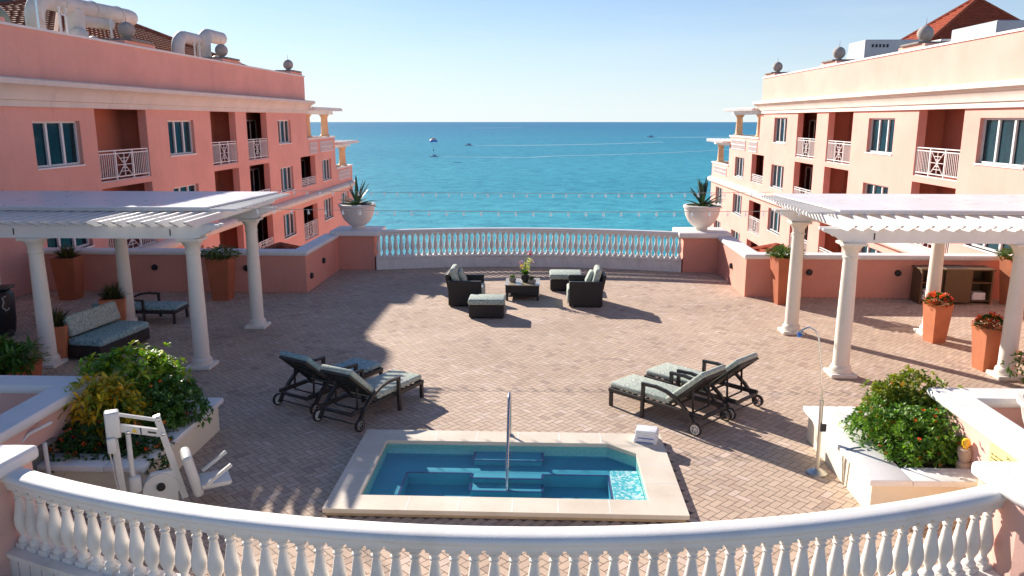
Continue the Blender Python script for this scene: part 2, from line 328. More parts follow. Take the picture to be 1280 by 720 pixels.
for k,(a0,a1,mt) in enumerate(((0,5,'red'),(5,7,'white'),(7,10,'bluepaint'))):
    c=MB(); nn=20; rows=[]
    for j in range(a0,a1+1):
        th=PI/2*(j/10.); r=3.6*math.sin(th+.02); z=3.2*math.cos(th)+2
        rows.append(c.av([(r*math.cos(2*PI*i/nn),r*math.sin(2*PI*i/nn),z) for i in range(nn)]))
    for a,b2 in zip(rows,rows[1:]):
        for i in range(nn): c.af((a+i,a+(i+1)%nn,b2+(i+1)%nn,b2+i))
    c.build('canopy_panel',M[mt],t)
c=MB()
for i in range(8): a=2*PI*i/8; c.tube([(3.6*math.cos(a),3.6*math.sin(a),2),(0,0,-4.2)],.03,4)
c.tube([(0,0,-4.2),(-8,55,-13)],.03,4); c.build('lines',M['wire'],t)
p=MB(); p.sphere((0,0,-5.1),.45,sz=1.6); p.build('harness',M['black'],t)
# ------------------------------------------------------------ terrace floor
NR,NCY=12.4,18.68     # near balustrade arc
FR,FCY=15.7,9.42      # far arc
def near_y(x): return NCY-math.sqrt(max(0,NR**2-(x-XC)**2))
def far_y(x): return FCY+math.sqrt(max(0,FR**2-(x-XC)**2))
SPA=(-2.62,1.75,8.55,11.05)
def inside(x,y):
    if SPA[0]<x<SPA[1] and SPA[2]<y<SPA[3]: return False
    if abs(x-XC)>13.55: return False
    if abs(x-XC)<5.95: ymax=far_y(x)-.12 if abs(x-XC)<4.9 else 24.5
    else: ymax=20.84
    ymin=near_y(x)+.1 if abs(x-XC)<4.85 else 7.4
    return ymin<y<ymax
mb=MB(); g=.0038; w=.103; ca=math.cos(PI/4); nx=0
for i in range(-190,190):
    for j in range(-190,190):
        tt=(i-j)%4
        if tt==0: a=(i,j,i+2,j+1)
        elif tt==3: a=(i,j,i+1,j+2)
        else: continue
        cx,cy=(a[0]+a[2])/2*w,(a[1]+a[3])/2*w
        X=(cx+cy)*ca+XC; Y=(cy-cx)*ca+14.5
        if not inside(X,Y): continue
        q=[(a[0]*w+g,a[1]*w+g),(a[2]*w-g,a[1]*w+g),(a[2]*w-g,a[3]*w-g),(a[0]*w+g,a[3]*w-g)]
        k=random.random(); h=random.random(); br=.93+.13*random.random()
        if k<.7: col=(.62,.47,.35)
        elif k<.88: col=(.58,.43,.325)
        elif k<.95: col=(.68,.53,.43)
        else: col=(.49,.36,.28)
        mb.col=tuple(c*br for c in col); dz=[random.uniform(-.0008,.0008) for _ in range(4)]
        mb.poly([((x+y)*ca+XC,(y-x)*ca+14.5,dz[t]) for t,(x,y) in enumerate(q)])
struct(mb.build('paving',M['paver'],smooth=0,recalc=False,colattr=True))
mb=MB(); X0,X1=-14.06,13.2
pi=(-2.35,1.45,8.85,10.75)  # basin hole
for (a,b2,c,d) in ((X0,pi[0],7,20.9),(pi[1],X1,7,20.9),(pi[0],pi[1],6.3,pi[2]),(pi[0],pi[1],pi[3],20.9),(-5.5,pi[0],6.3,7),(pi[1],4.5,6.3,7),(-6.6,5.6,20.9,25.3)):
    mb.poly([(a,c,-.006),(b2,c,-.006),(b2,d,-.006),(a,d,-.006)])
struct(mb.build('terrace_floor',M['base'],smooth=0,recalc=False))
mb=MB(); mb.box(-14.0,13.1,2,5.9,-4.2,-4.0); struct(mb.build('lower_deck',M['concrete'],smooth=0))
# ------------------------------------------------------------ balustrades
BAL=[(.066,0),(.066,.055),(.05,.06),(.057,.085),(.05,.105),(.034,.125),(.034,.15),(.062,.215),(.072,.27),(.07,.33),(.052,.43),(.037,.53),(.031,.545),(.046,.56),(.046,.575),(.034,.585),(.034,.6),(.05,.612),(.05,.63),(.04,.64),(.05,.665),(.05,.7)]
BAL=[(a*1.03 if 0<k<len(BAL)-1 else a,b) for k,(a,b) in enumerate(BAL)]
def balustrade(name,label,R0,cy,a0,a1,nb,z0,sgn,joints):
    t=thing(name,label,'balustrade',(XC,cy,0))
    arc=[(R0*math.sin(a0+(a1-a0)*i/60),sgn*R0*math.cos(a0+(a1-a0)*i/60)) for i in range(61)]
    m=MB(); m.sweep(arc,[(-.15,0),(.15,0),(.15,z0-.07),(.18,z0-.05),(.18,z0),(-.18,z0),(-.18,z0-.05),(-.15,z0-.07)])
    nf=len(m.f)
    if joints:
        for i in range(1,nb):
            a=a0+(a1-a0)*i/nb; rr=R0+.1515
            x,y=rr*math.sin(a),sgn*rr*math.cos(a); tx,ty=math.cos(a),-sgn*math.sin(a)
            m.poly([(x-tx*.004,y-ty*.004,.02),(x+tx*.004,y+ty*.004,.02),(x+tx*.004,y+ty*.004,z0-.08),(x-tx*.004,y-ty*.004,z0-.08)])
    pl=m.build('plinth',M['ballo'],t); pl.data.materials.append(M['stone'])
    for p_ in pl.data.polygons:
        if p_.index>=nf: p_.material_index=1
    zt=z0+.7
    m=MB(); hp=[(.088,zt),(.088,zt+.04),(.1,zt+.043),(.1,zt+.055),(.122,zt+.062),(.132,zt+.085),(.127,zt+.112),(.1,zt+.135),(.05,zt+.144)]; m.sweep(arc,[(-a_,b_) for a_,b_ in hp][::1]+[(0,zt+.146)]+hp[::-1]); m.build('rail',M['cap'],t,smooth=50)
    first=None
    for i in range(nb):
        a=a0+(a1-a0)*(i+.5)/nb
        if first is None:
            m=MB(); m.lathe(BAL,0,0,0,16); m.rbox(-.065,.065,-.065,.065,0,.05,.006,1); m.box(-.07,.07,-.07,.07,.655,.702); first=m.build('baluster',M['ballo'],t); o=first
        else: o=first.copy(); C.objects.link(o); o.parent=t
        o.location=(R0*math.sin(a),sgn*R0*math.cos(a),z0); o.rotation_euler=(0,0,-sgn*a)
    return t
an=math.asin(4.97/NR); balustrade('balustrade','long curved white balustrade in the foreground, nearest the viewer',NR,NCY,-an,an,58,.285,-1,True)
af=math.asin(4.8/FR); balustrade('balustrade','curved white balustrade at the far seaward edge of the terrace',FR,FCY,-af,af,54,.4,1,False)
mb=MB(); arc=[(XC+(NR+.2)*math.sin(-an+2*an*i/40),NCY-(NR+.2)*math.cos(-an+2*an*i/40)) for i in range(41)]
mb.sweep(arc,[(-.3,-4),(.3,-4),(.3,-.01),(-.3,-.01)]); tag(mb.build('retaining_wall',M['palepink']),'pale pink wall below the foreground balustrade','wall')
mb=MB(); arc=[(XC+(FR+.0)*math.sin(-af+2*af*i/40),FCY+FR*math.cos(-af+2*af*i/40)) for i in range(41)]
mb.sweep(arc,[(-.25,-30),(.25,-30),(.25,-.01),(-.25,-.01)]); tag(mb.build('podium_wall',M['pink']),'pink podium wall under the far balustrade','wall')
# ------------------------------------------------------------ terrace walls with caps
def capprof(w,z,h): return [(-w/2+.02,z),(w/2-.02,z),(w/2,z+.03),(w/2,z+h-.03),(w/2-.02,z+h),(-w/2+.02,z+h),(-w/2,z+h-.03),(-w/2,z+.03)]
def wall(label,path,th,z1,capw,mat='wallpink',z0=-.5,caph=.12):
    o=path[0]; t=thing('parapet_wall',label,'wall',(o[0],o[1],0)); p=[(x-o[0],y-o[1]) for x,y in path]
    m=MB(); m.sweep(p,[(-th/2,z0),(th/2,z0),(th/2,z1),(-th/2,z1)]); m.build('wall',M[mat],t,smooth=0)
    m=MB(); m.sweep(p,capprof(capw,z1+.001,caph)); m.build('coping',M['cap'],t); return t
wl=wall('low pink terrace wall with white coping in shade on the left side',[(-14.0,21.0),(-6.63,21.0),(-6.63,24.25)],.34,1.03,.46)
wr=wall('low pink terrace wall with white coping behind the towel cabinet',[(13.1,21.0),(5.55,21.0),(5.55,24.25)],.34,1.03,.46)
def pedestal(label,x0,x1,y0,y1):
    t=thing('pedestal',label,'pedestal',((x0+x1)/2,(y0+y1)/2,0)); a=(x1-x0)/2; b2=(y1-y0)/2
    m=MB(); m.box(-a,a,-b2,b2,-.5,1.08); m.build('block',M['wallpink'],t,smooth=0)
    m=MB(); m.rbox(-a-.18,a+.18,-b2-.18,b2+.18,1.081,1.25,.04); m.build('cap',M['cap'],t); return t
pedestal('pink pedestal with white slab at the left end of far balustrade',-6.5,-5.32,24.27,25.2)
pedestal('pink pedestal with white slab at the right end of far balustrade',4.32,5.55,24.27,25.3)
# wall lamps (round black)
def walllamp(loc,rz,label):
    t=thing('wall_lamp',label,'lamp',loc,rz,'round black wall lamps along the terrace walls')
    m=MB(); m.M=Matrix.Rotation(PI/2,4,'X'); m.lathe([(.085,0),(.085,.03),(.07,.06),(.001,.065)],0,0,0,16); m.build('housing',M['black'],t); return t
for x,l in ((-10.65,'round black wall lamp on the left wall, between two tall planters'),(-8.1,'round black wall lamp on the left wall, just left of the back column'),(7.04,'round black wall lamp on the right wall, next to the back left pergola column'),(9.35,'round black wall lamp on the right wall, left of the towel cabinet'),(11.66,'round black wall lamp on the right wall, right of the towel cabinet')):
    walllamp((x,20.828,.68),0,l)
walllamp((-6.458,22.5,.6),PI/2,'black wall lamp on the left side wall, nearer the pedestal')
walllamp((-6.458,21.25,.4),PI/2,'black wall lamp low on the left side wall, by the corner')
walllamp((5.378,22.4,.55),-PI/2,'black wall lamp on the right side wall beside the pedestal')
# near walls (stair enclosures) and pedestals, mirrored
def X_(x): return 2*XC-x
def nearwalls(s,labs):
    f=(lambda p:(p[0],p[1])) if s>0 else (lambda p:(X_(p[0]),p[1]))
    # coping arms: from corner along x, and towards viewer
    a=[f((9.5,10.02)),f((5.36,10.02)),f((5.36,7.35))]
    wall(labs[0],a,.26,1.03,.44,'palepink')
    t=thing('pedestal',labs[1],'pedestal',(*f((4.98,7.25)),0))
    sx=s
    pts=[(-.62,.42),(.6,.42),(1.9,.5),(1.9,-1.1),(-.2,-1.1),(-.55,-.25)]
    P2=[(x*sx,y) for x,y in pts]
    m=MB(); m.prism([((x*.93+.04)*sx,y*.9) for x,y in pts],-4,1.1); m.build('block',M['palepink'],t,smooth=0)
    m=MB(); m.prism(P2,1.101,1.26); o=m.build('cap',M['cap'],t); 
    bv=o.modifiers.new('b','BEVEL'); bv.width=.05; bv.segments=3; bv.limit_method='ANGLE'
nearwalls(1,('low wall with white coping around the stair well on the right, carrying the yellow rules sign','pale pink corner pedestal with wide white cap at the right foreground'))
nearwalls(-1,('low pink wall with blue shaded coping around the stair well on the left','pale pink corner pedestal with wide white cap at the left foreground'))
# inner ledges of the stair wells
for s,lab in ((1,'white stepped ledge inside the right stair well'),(-1,'white stepped ledge inside the left stair well')):
    m=MB(); xa,xb=(5.52,9.5) if s>0 else (X_(9.5),X_(5.52))
    m.box(xa,xb,9.3,9.86,-.5,.62); m.box(xa,xb,8.7,9.298,-.5,.3); m.box(xa,xb,8.0,8.698,-.5,.05); tag(m.build('stair_ledge',M['white'],smooth=0),lab,'steps')
# bowl on pedestal at right edge
# ------------------------------------------------------------ planters beds
def bed(s,lab):
    f=lambda x:x if s>0 else X_(x)
    t=thing('planter_bed',lab,'planter',(f(4.5),10,0))
    def bx(m,x0,x1,y0,y1,z0,z1,r=.0):
        a,b2=sorted((f(x0)-f(4.5),f(x1)-f(4.5)))
        (m.rbox(a,b2,y0-10,y1-10,z0,z1,r) if r else m.box(a,b2,y0-10,y1-10,z0,z1))
    m=MB(); bx(m,3.93,4.13,8.85,11.15,-.1,.42); bx(m,4.131,5.2,8.85,9.05,-.1,.42); bx(m,4.131,5.2,10.95,11.15,-.1,.42); bx(m,5.201,5.4,10.2,11.15,-.1,.42); m.build('wall',M['cream'],t,smooth=0)
    m=MB(); bx(m,3.86,4.36,8.75,11.22,.421,.5,.015); bx(m,4.362,5.2,8.75,9.13,.421,.5,.015); bx(m,4.362,5.2,10.86,11.22,.421,.5,.015); bx(m,5.201,5.42,10.26,11.22,.421,.5,.015); m.build('coping',M['cap'],t)
    m=MB(); bx(m,4.13,5.2,9.05,10.95,.3,.38); m.build('soil',M['soil'],t,smooth=0)
bed(1,'low cream planter bed with white coping in sunlight on the right')
bed(-1,'low planter bed with white coping in shade on the left')
# ------------------------------------------------------------ foliage
def rnd(): 
    while True:
        v=Vector((random.uniform(-1,1),random.uniform(-1,1),random.uniform(-1,1)))
        if .05<v.length<1: return v
def leaf(m,p,d,l,w,col,fold=.15,droop=.2):
    d=d.normalized(); s=d.cross(Vector((random.uniform(-.4,.4),random.uniform(-.4,.4),1)))
    if s.length<.05: s=Vector((1,0,0))
    s.normalize(); n=s.cross(d).normalized()
    m.col=col
    a=p; b1=p+d*l*.5+s*w/2+n*w*fold; b2=p+d*l*.5-s*w/2+n*w*fold; mid=p+d*l*.5; e=p+d*l-Vector((0,0,droop*l))
    k=m.av([a,b1,mid,b2,e]); m.af((k,k+1,k+2)); m.af((k,k+2,k+3)); m.af((k+1,k+4,k+2)); m.af((k+2,k+4,k+3))
def vary(c,k=.3): 
    b=1+random.uniform(-k,k); return (c[0]*b*(1+random.uniform(-.1,.15)),c[1]*b,c[2]*b)
def shrub(name,label,loc,blobs,n,l,w,cols,flowers=None,stems=True,whorl=6,group=None,cat='shrub'):
    t=thing(name,label,cat,loc,0,group)
    m=MB(); ws=[b[3]*b[4]*b[5] for b in blobs]
    pf=MB(); tips=[]
    for _ in range(n//whorl):
        b=random.choices(blobs,ws)[0]; v=rnd(); r=v.length; v=v/r*(r**.35)
        if v.z<-.2 and random.random()<.5: v.z=-v.z
        # uneven outline
        lump=.86+.32*(.5+.5*math.sin(v.x*7+b[0]*9)*math.sin(v.y*6+b[2]*11)*math.sin(v.z*6+1)); 
        if random.random()<.12: lump*=random.uniform(1.1,1.38)
        q=Vector((b[0]+v.x*b[3]*lump,b[1]+v.y*b[4]*lump,b[2]+v.z*b[5]*lump*random.uniform(.92,1.1)))
        out=Vector((v.x/b[3],v.y/b[4],v.z/b[5])).normalized()
        base=random.choice(cols)
        for k in range(whorl):
            a=2*PI*k/whorl+random.random()
            side=out.orthogonal().normalized(); side=Matrix.Rotation(a,3,out)@side
            d=out*random.uniform(.3,.9)+side+Vector((0,0,.25))
            leaf(m,q,d,l*random.uniform(.5,1.4),w*random.uniform(.8,1.2),vary(base))
        tips.append((q,out))
    m.build('foliage',M['leaf'],t,smooth=0,recalc=False,colattr=True)
    if flowers:
        fl=MB(); random.shuffle(tips); cnt=0
        for q,out in tips:
            if out.z<-.1: continue
            c=random.choice(flowers[1]); ctr=q+out*l*.55
            for k in range(9):
                v=rnd().normalized()*.026*flowers[2]
                leaf(fl,ctr+v,out+v*20,.035*flowers[2],.03*flowers[2],vary(c,.2),0,0)
            cnt+=1
            if cnt>=flowers[0]: break
        fl.build('blossoms',M['petal'],t,smooth=0,recalc=False,colattr=True)
    if stems:
        st=MB()
        for b in blobs:
            for k in range(5):
                v=rnd()*.6; st.tube([(b[0]*.5+v.x*.05,b[1]*.5+v.y*.05,0),(b[0]*.8,b[1]*.8,b[2]*.5),(b[0]+v.x*b[3],b[1]+v.y*b[4],b[2]+v.z*b[5])],[.02,.014,.006],5)
        st.build('stems',M['stem'],t)
    return t
DK=[(.03,.075,.012),(.04,.1,.015),(.055,.13,.02)]
BR=[(.1,.2,.02),(.14,.24,.02),(.06,.14,.02),(.2,.24,.02)]
YL=[(.3,.24,.015),(.22,.2,.02),(.12,.15,.02),(.35,.22,.01)]
OR=[(.75,.12,.03),(.7,.06,.03),(.8,.25,.05)]
shrub('green_shrub','tall bushy shrub with yellow-green leaves at the back of left planter',(-5.9,10.6,.3),[(0,0,.66,.56,.46,.42),(-.4,.05,.62,.36,.4,.36),(.4,-.05,.6,.36,.4,.36),(0,-.1,.35,.62,.4,.36)],4200,.12,.055,[(.18,.34,.03),(.28,.42,.03),(.08,.18,.02),(.4,.44,.04)],(10,[(.8,.3,.03)],1.))
shrub('croton_shrub','croton with long yellow and orange leaves in the left planter',(-5.95,9.8,.3),[(0,0,.52,.5,.35,.42),(.35,.1,.35,.3,.3,.3),(-.3,0,.3,.3,.3,.3)],1500,.17,.05,[(.6,.46,.03),(.42,.36,.03),(.18,.24,.02),(.65,.4,.02)],whorl=8)
shrub('ixora_shrub','dark green shrub with small orange flowers at right end of left planter',(-5.2,10.3,.3),[(0,0,.42,.4,.46,.36),(.15,.1,.3,.26,.38,.28),(-.1,-.3,.3,.33,.3,.28)],3300,.085,.045,[(.07,.16,.03),(.11,.22,.04),(.05,.12,.02)],(10,OR,.75))
shrub('ixora_ground_shrub','low dark shrub dotted with orange flowers behind the pool lift',(-5.65,9.35,.3),[(0,0,.2,.65,.4,.28),(-.6,.1,.14,.4,.35,.24),(.45,.0,.14,.35,.35,.24),(.6,-.2,.1,.3,.25,.22),(-.3,-.25,.1,.5,.25,.22)],3600,.08,.04,DK,(60,OR,.85))
shrub('green_shrub','bushy yellow-green shrub standing behind the red-flowered one in right planter',(5.1,10.5,.3),[(-.05,0,.52,.38,.34,.42),(.25,-.2,.4,.3,.3,.38),(-.35,.0,.45,.3,.3,.35),(0,-.2,.3,.5,.3,.35)],6500,.085,.04,[(.18,.24,.02),(.26,.3,.03),(.1,.17,.02),(.3,.31,.04)],(8,OR,.7))
shrub('ixora_shrub','dense green shrub dotted with red flowers spilling over right planter',(4.78,9.8,.3),[(0,0,.3,.54,.5,.38),(-.3,.25,.28,.4,.4,.36),(.35,-.05,.32,.33,.4,.36),(-.05,-.42,.18,.45,.25,.24)],6500,.07,.036,[(.13,.27,.03),(.19,.34,.04),(.08,.19,.025)],(48,[(.75,.06,.03),(.8,.13,.03)],.6))
# ------------------------------------------------------------ hotel wings
RZ=[]
def facade(face,sgn,k,ops,ends,label,near):
    """face plane x=face; sgn -1 -> building extends to -x. ops: (y0,y1,z0,z1,type)"""
    t=thing('hotel_wing',label,'building',(face,0,0))
    X=lambda d:sgn*d
    def q(m,pts): m.poly([(X(d),y,z) for d,y,z in pts])
    def bx(m,d0,d1,y0,y1,z0,z1): a,b2=sorted((X(d0),X(d1))); m.box(a,b2,y0,y1,z0,z1)
    y_main,y_w2,y_w3=ends
    ops=[(a*1.,b2,c,d,ty) for a,b2,c,d,ty in ops]
    # wall cells
    ys=sorted(set([near,y_main,y_w2,y_w3]+[o[0] for o in ops]+[o[1] for o in ops])); zs=sorted(set([-30.5,1.33,3.45,5.0]+[o[2] for o in ops]+[o[3] for o in ops]))
    m=MB()
    for a,b2 in zip(ys,ys[1:]):
        ztop=5.0 if a<y_main-.01 else (3.45 if a<y_w2-.01 else 1.33)
        for c,d in zip(zs,zs[1:]):
            if d>ztop+.001: continue
            cy,cz=(a+b2)/2,(c+d)/2
            if any(o[0]<cy<o[1] and o[2]<cz<o[3] for o in ops): continue
            q(m,[(0,a,c),(0,b2,c),(0,b2,d),(0,a,d)])
    # parapet, end walls, roofs
    q(m,[(0,near,5.68),(0,y_main,5.68),(0,y_main,7.05),(0,near,7.05)]); q(m,[(.35,near,7.05),(.35,y_main,7.05),(.35,y_main,5.9),(.35,near,5.9)])
    D=14
    q(m,[(0,y_main,3.45),(D,y_main,3.45),(D,y_main,7.05),(0,y_main,7.05)])
    q(m,[(0,y_w2,1.33),(D,y_w2,1.33),(D,y_w2,3.45),(0,y_w2,3.45)])
    q(m,[(0,y_w3,-30.5),(D,y_w3,-30.5),(D,y_w3,1.33),(0,y_w3,1.33)])
    q(m,[(0,near,-30.5),(D,near,-30.5),(D,near,7.05),(0,near,7.05)]); q(m,[(D,near,-30.5),(D,y_w3,-30.5),(D,y_w3,1.3),(D,near,1.3)]); q(m,[(D,near,1.3),(D,y_main,1.3),(D,y_main,7.05),(D,near,7.05)])
    for o in ops:
        a,b2,c,d,ty=o; dp=.2 if ty=='w' else .3
        q(m,[(0,a,c),(dp,a,c),(dp,a,d),(0,a,d)]); q(m,[(0,b2,c),(dp,b2,c),(dp,b2,d),(0,b2,d)])
        q(m,[(0,a,d),(0,b2,d),(dp,b2,d),(dp,a,d)]); q(m,[(0,a,c),(0,b2,c),(dp,b2,c),(dp,a,c)])
    m.build('wall',M['pink'],t,smooth=0)
    m=MB(); q(m,[(.35,near,6.3),(D,near,6.3),(D,y_main-.35,6.3),(.35,y_main-.35,6.3)]); q(m,[(.3,y_main,2.6),(D,y_main,2.6),(D,y_w2-.3,2.6),(.3,y_w2-.3,2.6)]); q(m,[(.3,y_w2,.5),(D,y_w2,.5),(D,y_w3-.3,.5),(.3,y_w3-.3,.5)]); m.build('roof_deck',M['flatroof'],t,smooth=0)
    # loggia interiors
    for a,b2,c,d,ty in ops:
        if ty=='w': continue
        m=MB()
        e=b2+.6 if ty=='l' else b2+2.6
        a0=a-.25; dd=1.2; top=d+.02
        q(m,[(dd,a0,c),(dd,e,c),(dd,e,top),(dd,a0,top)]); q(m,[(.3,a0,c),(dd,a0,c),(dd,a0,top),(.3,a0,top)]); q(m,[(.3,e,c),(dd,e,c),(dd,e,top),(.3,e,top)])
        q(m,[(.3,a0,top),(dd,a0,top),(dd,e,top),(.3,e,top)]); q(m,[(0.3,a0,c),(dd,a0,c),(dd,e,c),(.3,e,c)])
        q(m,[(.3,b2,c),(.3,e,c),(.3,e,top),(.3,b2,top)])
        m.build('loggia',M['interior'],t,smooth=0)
        if ty=='d':
            yd0,yd1=b2-.1,b2+1.6; zt=d-.35; df=MB(); dr=MB()
            bx(df,dd-.08,dd-.01,yd0,yd0+.07,c,zt); bx(df,dd-.08,dd-.01,yd1-.07,yd1,c,zt); bx(df,dd-.08,dd-.01,(yd0+yd1)/2-.03,(yd0+yd1)/2+.03,c,zt-.07); bx(df,dd-.08,dd-.01,yd0+.07,yd1-.07,zt-.07,zt)
            bx(dr,dd-.05,dd-.02,yd0+.08,yd1-.08,c+.02,zt-.08)
            f=df.build('balcony_door',M['frame'],t,smooth=0); dr.build('door_glass',M['dark'],f,smooth=0)
    # windows
    for a,b2,c,d,ty in ops:
        if ty!='w': continue
        f=MB(); w=.06; bx(f,.12,.2,a,b2,c,c+w); bx(f,.12,.2,a,b2,d-w,d); L3=(b2-a)
        bx(f,.12,.2,a,a+w,c+w,d-w); bx(f,.12,.2,b2-w,b2,c+w,d-w)
        for kx in (1,2): yy=a+L3*kx/3; bx(f,.11,.2,yy-.045,yy+.045,c+w,d-w)
        bx(f,-.03,.119,a-.03,b2+.03,c-.05,c+.0)
        wf=f.build('window',M['frame'],t,smooth=0)
        g=MB(); 
        for kx in range(3): g.poly([(X(.17),a+L3*kx/3+.03,c+.03),(X(.17),a+L3*(kx+1)/3-.03,c+.03),(X(.17),a+L3*(kx+1)/3-.03,d-.03),(X(.17),a+L3*kx/3+.03,d-.03)])
        g.build('pane',M['glass'],wf,smooth=0,recalc=False)
    # railings
    for a,b2,c,d,ty in ops:
        if ty=='w': continue
        r=MB(); dz=.1; hh=1.0 if c<.7 or c>1 else .5
        if abs(c-.75)<.05: hh=.5
        zt=c+hh
        for z in (zt,zt-.1,c+.14,c+.03): bx(r,.05,.09 if z!=zt else .11,a+.02,b2-.02,z-.035,z)
        L3=b2-a-.04; posts=(0,.33,.67,1) if hh>.6 else (0,.5,1)
        for px in posts: yy=a+.02+L3*px; bx(r,.045,.095,max(a+.01,yy-.025),min(b2-.01,yy+.025),c,zt-.036)
        if hh>.6:
            nb=26
            for i in range(1,nb):
                fr=i/nb
                if .36<fr<.64: continue
                yy=a+.02+L3*fr; bx(r,.062,.078,yy-.011,yy+.011,c+.14,zt-.13)
            # crossed centre panel
            y0,y1=a+.02+L3*.36,a+.02+L3*.64; z0,z1=c+.14,zt-.13; ym=(y0+y1)/2; zm=(z0+z1)/2
            for (p,q2) in (((y0,z0),(y1,z1)),((y0,z1),(y1,z0)),((ym,z0),(ym,z1)),((y0,zm),(y1,zm))):
                r.bar((X(.07),p[0],p[1]),(X(.07),q2[0],q2[1]),.02,.03,up=(1,0,0))
            for fr in (.2,.35,.5,.65,.8):
                hw=(y1-y0)/2*abs(fr-.5)*2; zz=z0+(z1-z0)*fr
                if hw>.05: r.bar((X(.07),ym-hw,zz),(X(.07),ym+hw,zz),.02,.024,up=(1,0,0))
        else:
            for i in range(1,3): bx(r,.06,.08,a+.02,b2-.02,c+.14+(hh-.3)*i/3,c+.165+(hh-.3)*i/3)
            for i in range(1,12): yy=a+.02+L3*i/12; bx(r,.062,.078,yy-.011,yy+.011,c+.14,zt-.13)
        r.build('balcony_railing',M['white'],t,smooth=0)
    # slab edges proud of the wall between storeys
    # cornice swept along face and round the end
    o=-1 if sgn<0 else 1
    pts=[(0,near),(0,y_main),(sgn*3.,y_main)]
    prof=[(0,4.98),(.1,4.98),(.1,5.14),(.16,5.16),(.17,5.2),(.2,5.3),(.27,5.42),(.4,5.53),(.46,5.55),(.46,5.68),(.42,5.71),(0,5.74)]
    sg=1 if sgn<0 else -1
    m=MB(); m.sweep(pts,[(sg*a,b2) for a,b2 in prof]); m.build('cornice',M['trim'],t,smooth=25)
    m=MB(); m.sweep([(sgn*.175,near),(sgn*.175,y_main-.175),(sgn*5,y_main-.175)],[(-.22,7.051),(.22,7.051),(.22,7.12),(-.22,7.12)]); m.build('parapet_cap',M['cap'],t,smooth=0)
    m=MB(); pr=[(0,-.14),(.12,-.12),(.24,-.04),(.28,.08),(.24,.19),(.12,.27),(0,.28)]
    m.sweep([(0,near if sgn<0 and False else 21.4),(0,y_w3),(sgn*3,y_w3)],[(sg*a,b2) for a,b2 in pr]); m.build('string_course',M['trim'],t,smooth=50)
    m=MB(); m.sweep([(sgn*.1,y_main+.02),(sgn*.1,y_w2-.12),(sgn*6,y_w2-.12)],[(-.16,3.451),(.16,3.451),(.16,3.55),(-.16,3.55)]); m.sweep([(sgn*.1,y_w2+.02),(sgn*.1,y_w3-.12),(sgn*6,y_w3-.12)],[(-.16,1.331),(.16,1.331),(.16,1.43),(-.16,1.43)]); m.build('terrace_cap',M['cap'],t,smooth=0)
    # white lattice panels in terrace parapets
    def panel(y0,y1,z0,z1):
        m=MB()
        for z in (z0,(z0+z1)/2,z1): bx(m,-.05,-.01,y0,y1,z-.025,z+.025)
        nn=max(3,int((y1-y0)/.14))
        for i in range(nn+1): yy=y0+(y1-y0)*i/nn; bx(m,-.045,-.012,yy-.018,yy+.018,z0+.024,z1-.024)
        m.build('lattice_panel',M['white'],t,smooth=0)
    L2=y_w2-y_main
    panel(y_main+.35,y_main+L2*.3,2.65,3.25); panel(y_main+L2*.42,y_w2-.7,2.65,3.25); L3=y_w3-y_w2; panel(y_w2+.5,y_w3-.8,.6,1.15)
    # rooftop corner pergolas (part of the wing)
    for (yc,zb,zt,y0,y1) in ((( y_main+1.0,y_w2-1.25),3.55,4.95,y_main,y_w2),((y_w3-1.5,),1.43,2.75,y_w2,y_w3)):
        for y in yc:
            m=MB(); cx=X(.3); m.lathe([(.34,0),(.34,.06),(.27,.12),(.25,.15),(.21,zt-zb-.2),(.24,zt-zb-.15),(.31,zt-zb-.05),(.33,zt-zb)],cx,y,zb,14); m.build('roof_column',M['tan'],t)
        m=MB()
        for dd in (.2,.55): bx(m,dd-.06,dd+.06,y0-.1,y1+.35,zt,zt+.22)
        for i in range(int((y1+.4-y0)/.3)): yy=y0+.1+i*.3; bx(m,-.55,4.5,yy-.05,yy+.05,zt+.222,zt+.36)
        for dd in (-.45,-.2,0.05,.35,.7,1.05,1.4,2,2.6): bx(m,dd,dd+.07,y0-.05,y1+.4,zt+.362,zt+.42)
        m.build('roof_pergola',M['white'],t,smooth=0)
    # finial piers
    return t,X
LO=[(16.0,18.3,3.31,4.6,'w'),(21.55,23.8,3.31,4.6,'w'),(24.65,27.9,2.66,4.97,'l'),(29.5,31.7,3.31,4.61,'w'),(33.35,36.1,2.69,4.97,'l'),(37.45,40.2,2.71,4.97,'d'),(41.9,44.0,3.38,4.61,'w')]
def lower(a,b2,c,d,ty,k):
    dz=-2.52*k
    if ty=='w': return (a,b2,3.33+dz,4.62+dz,'w')
    return (a,b2,2.69+dz,2.69+2.28+dz if k==0 else 2.47+2.52-2.52*k+.0,ty)
def allops(base,ex2,ex3,fy):
    r=[]
    for o in base:
        r.append(o)
        for k in (1,2,3):
            if k>=1 and o[0]<24 and k<1: continue
            if k==1 and o[0]<fy: continue
            if k>=1 and o[1]<fy: continue
            r.append(lower(*o,k))
    for k in (1,2,3):
        dz=-2.52*(k-1)
        for (a,b2,ty) in ex2:
            if ty=='w': r.append((a,b2,.81+dz,2.13+dz,'w'))
            else: r.append((a,b2,(.75 if k==1 else .1+dz),(2.5 if k==1 else 2.1+dz),'d'))
        if k>1:
            for (a,b2,ty) in ex3: r.append((a,b2,.81+dz,2.13+dz,'w'))
    return r
opsL=allops(LO,[(45.5,48.4,'l'),(49.9,52.0,'w')],[(54.3,56.4,'w')],20.9)
tL,XL=facade(-14.06,-1,1,opsL,(47.0,53.2,57.7),'pink hotel wing on the left, its long face in shade',6.)
kR=1.0
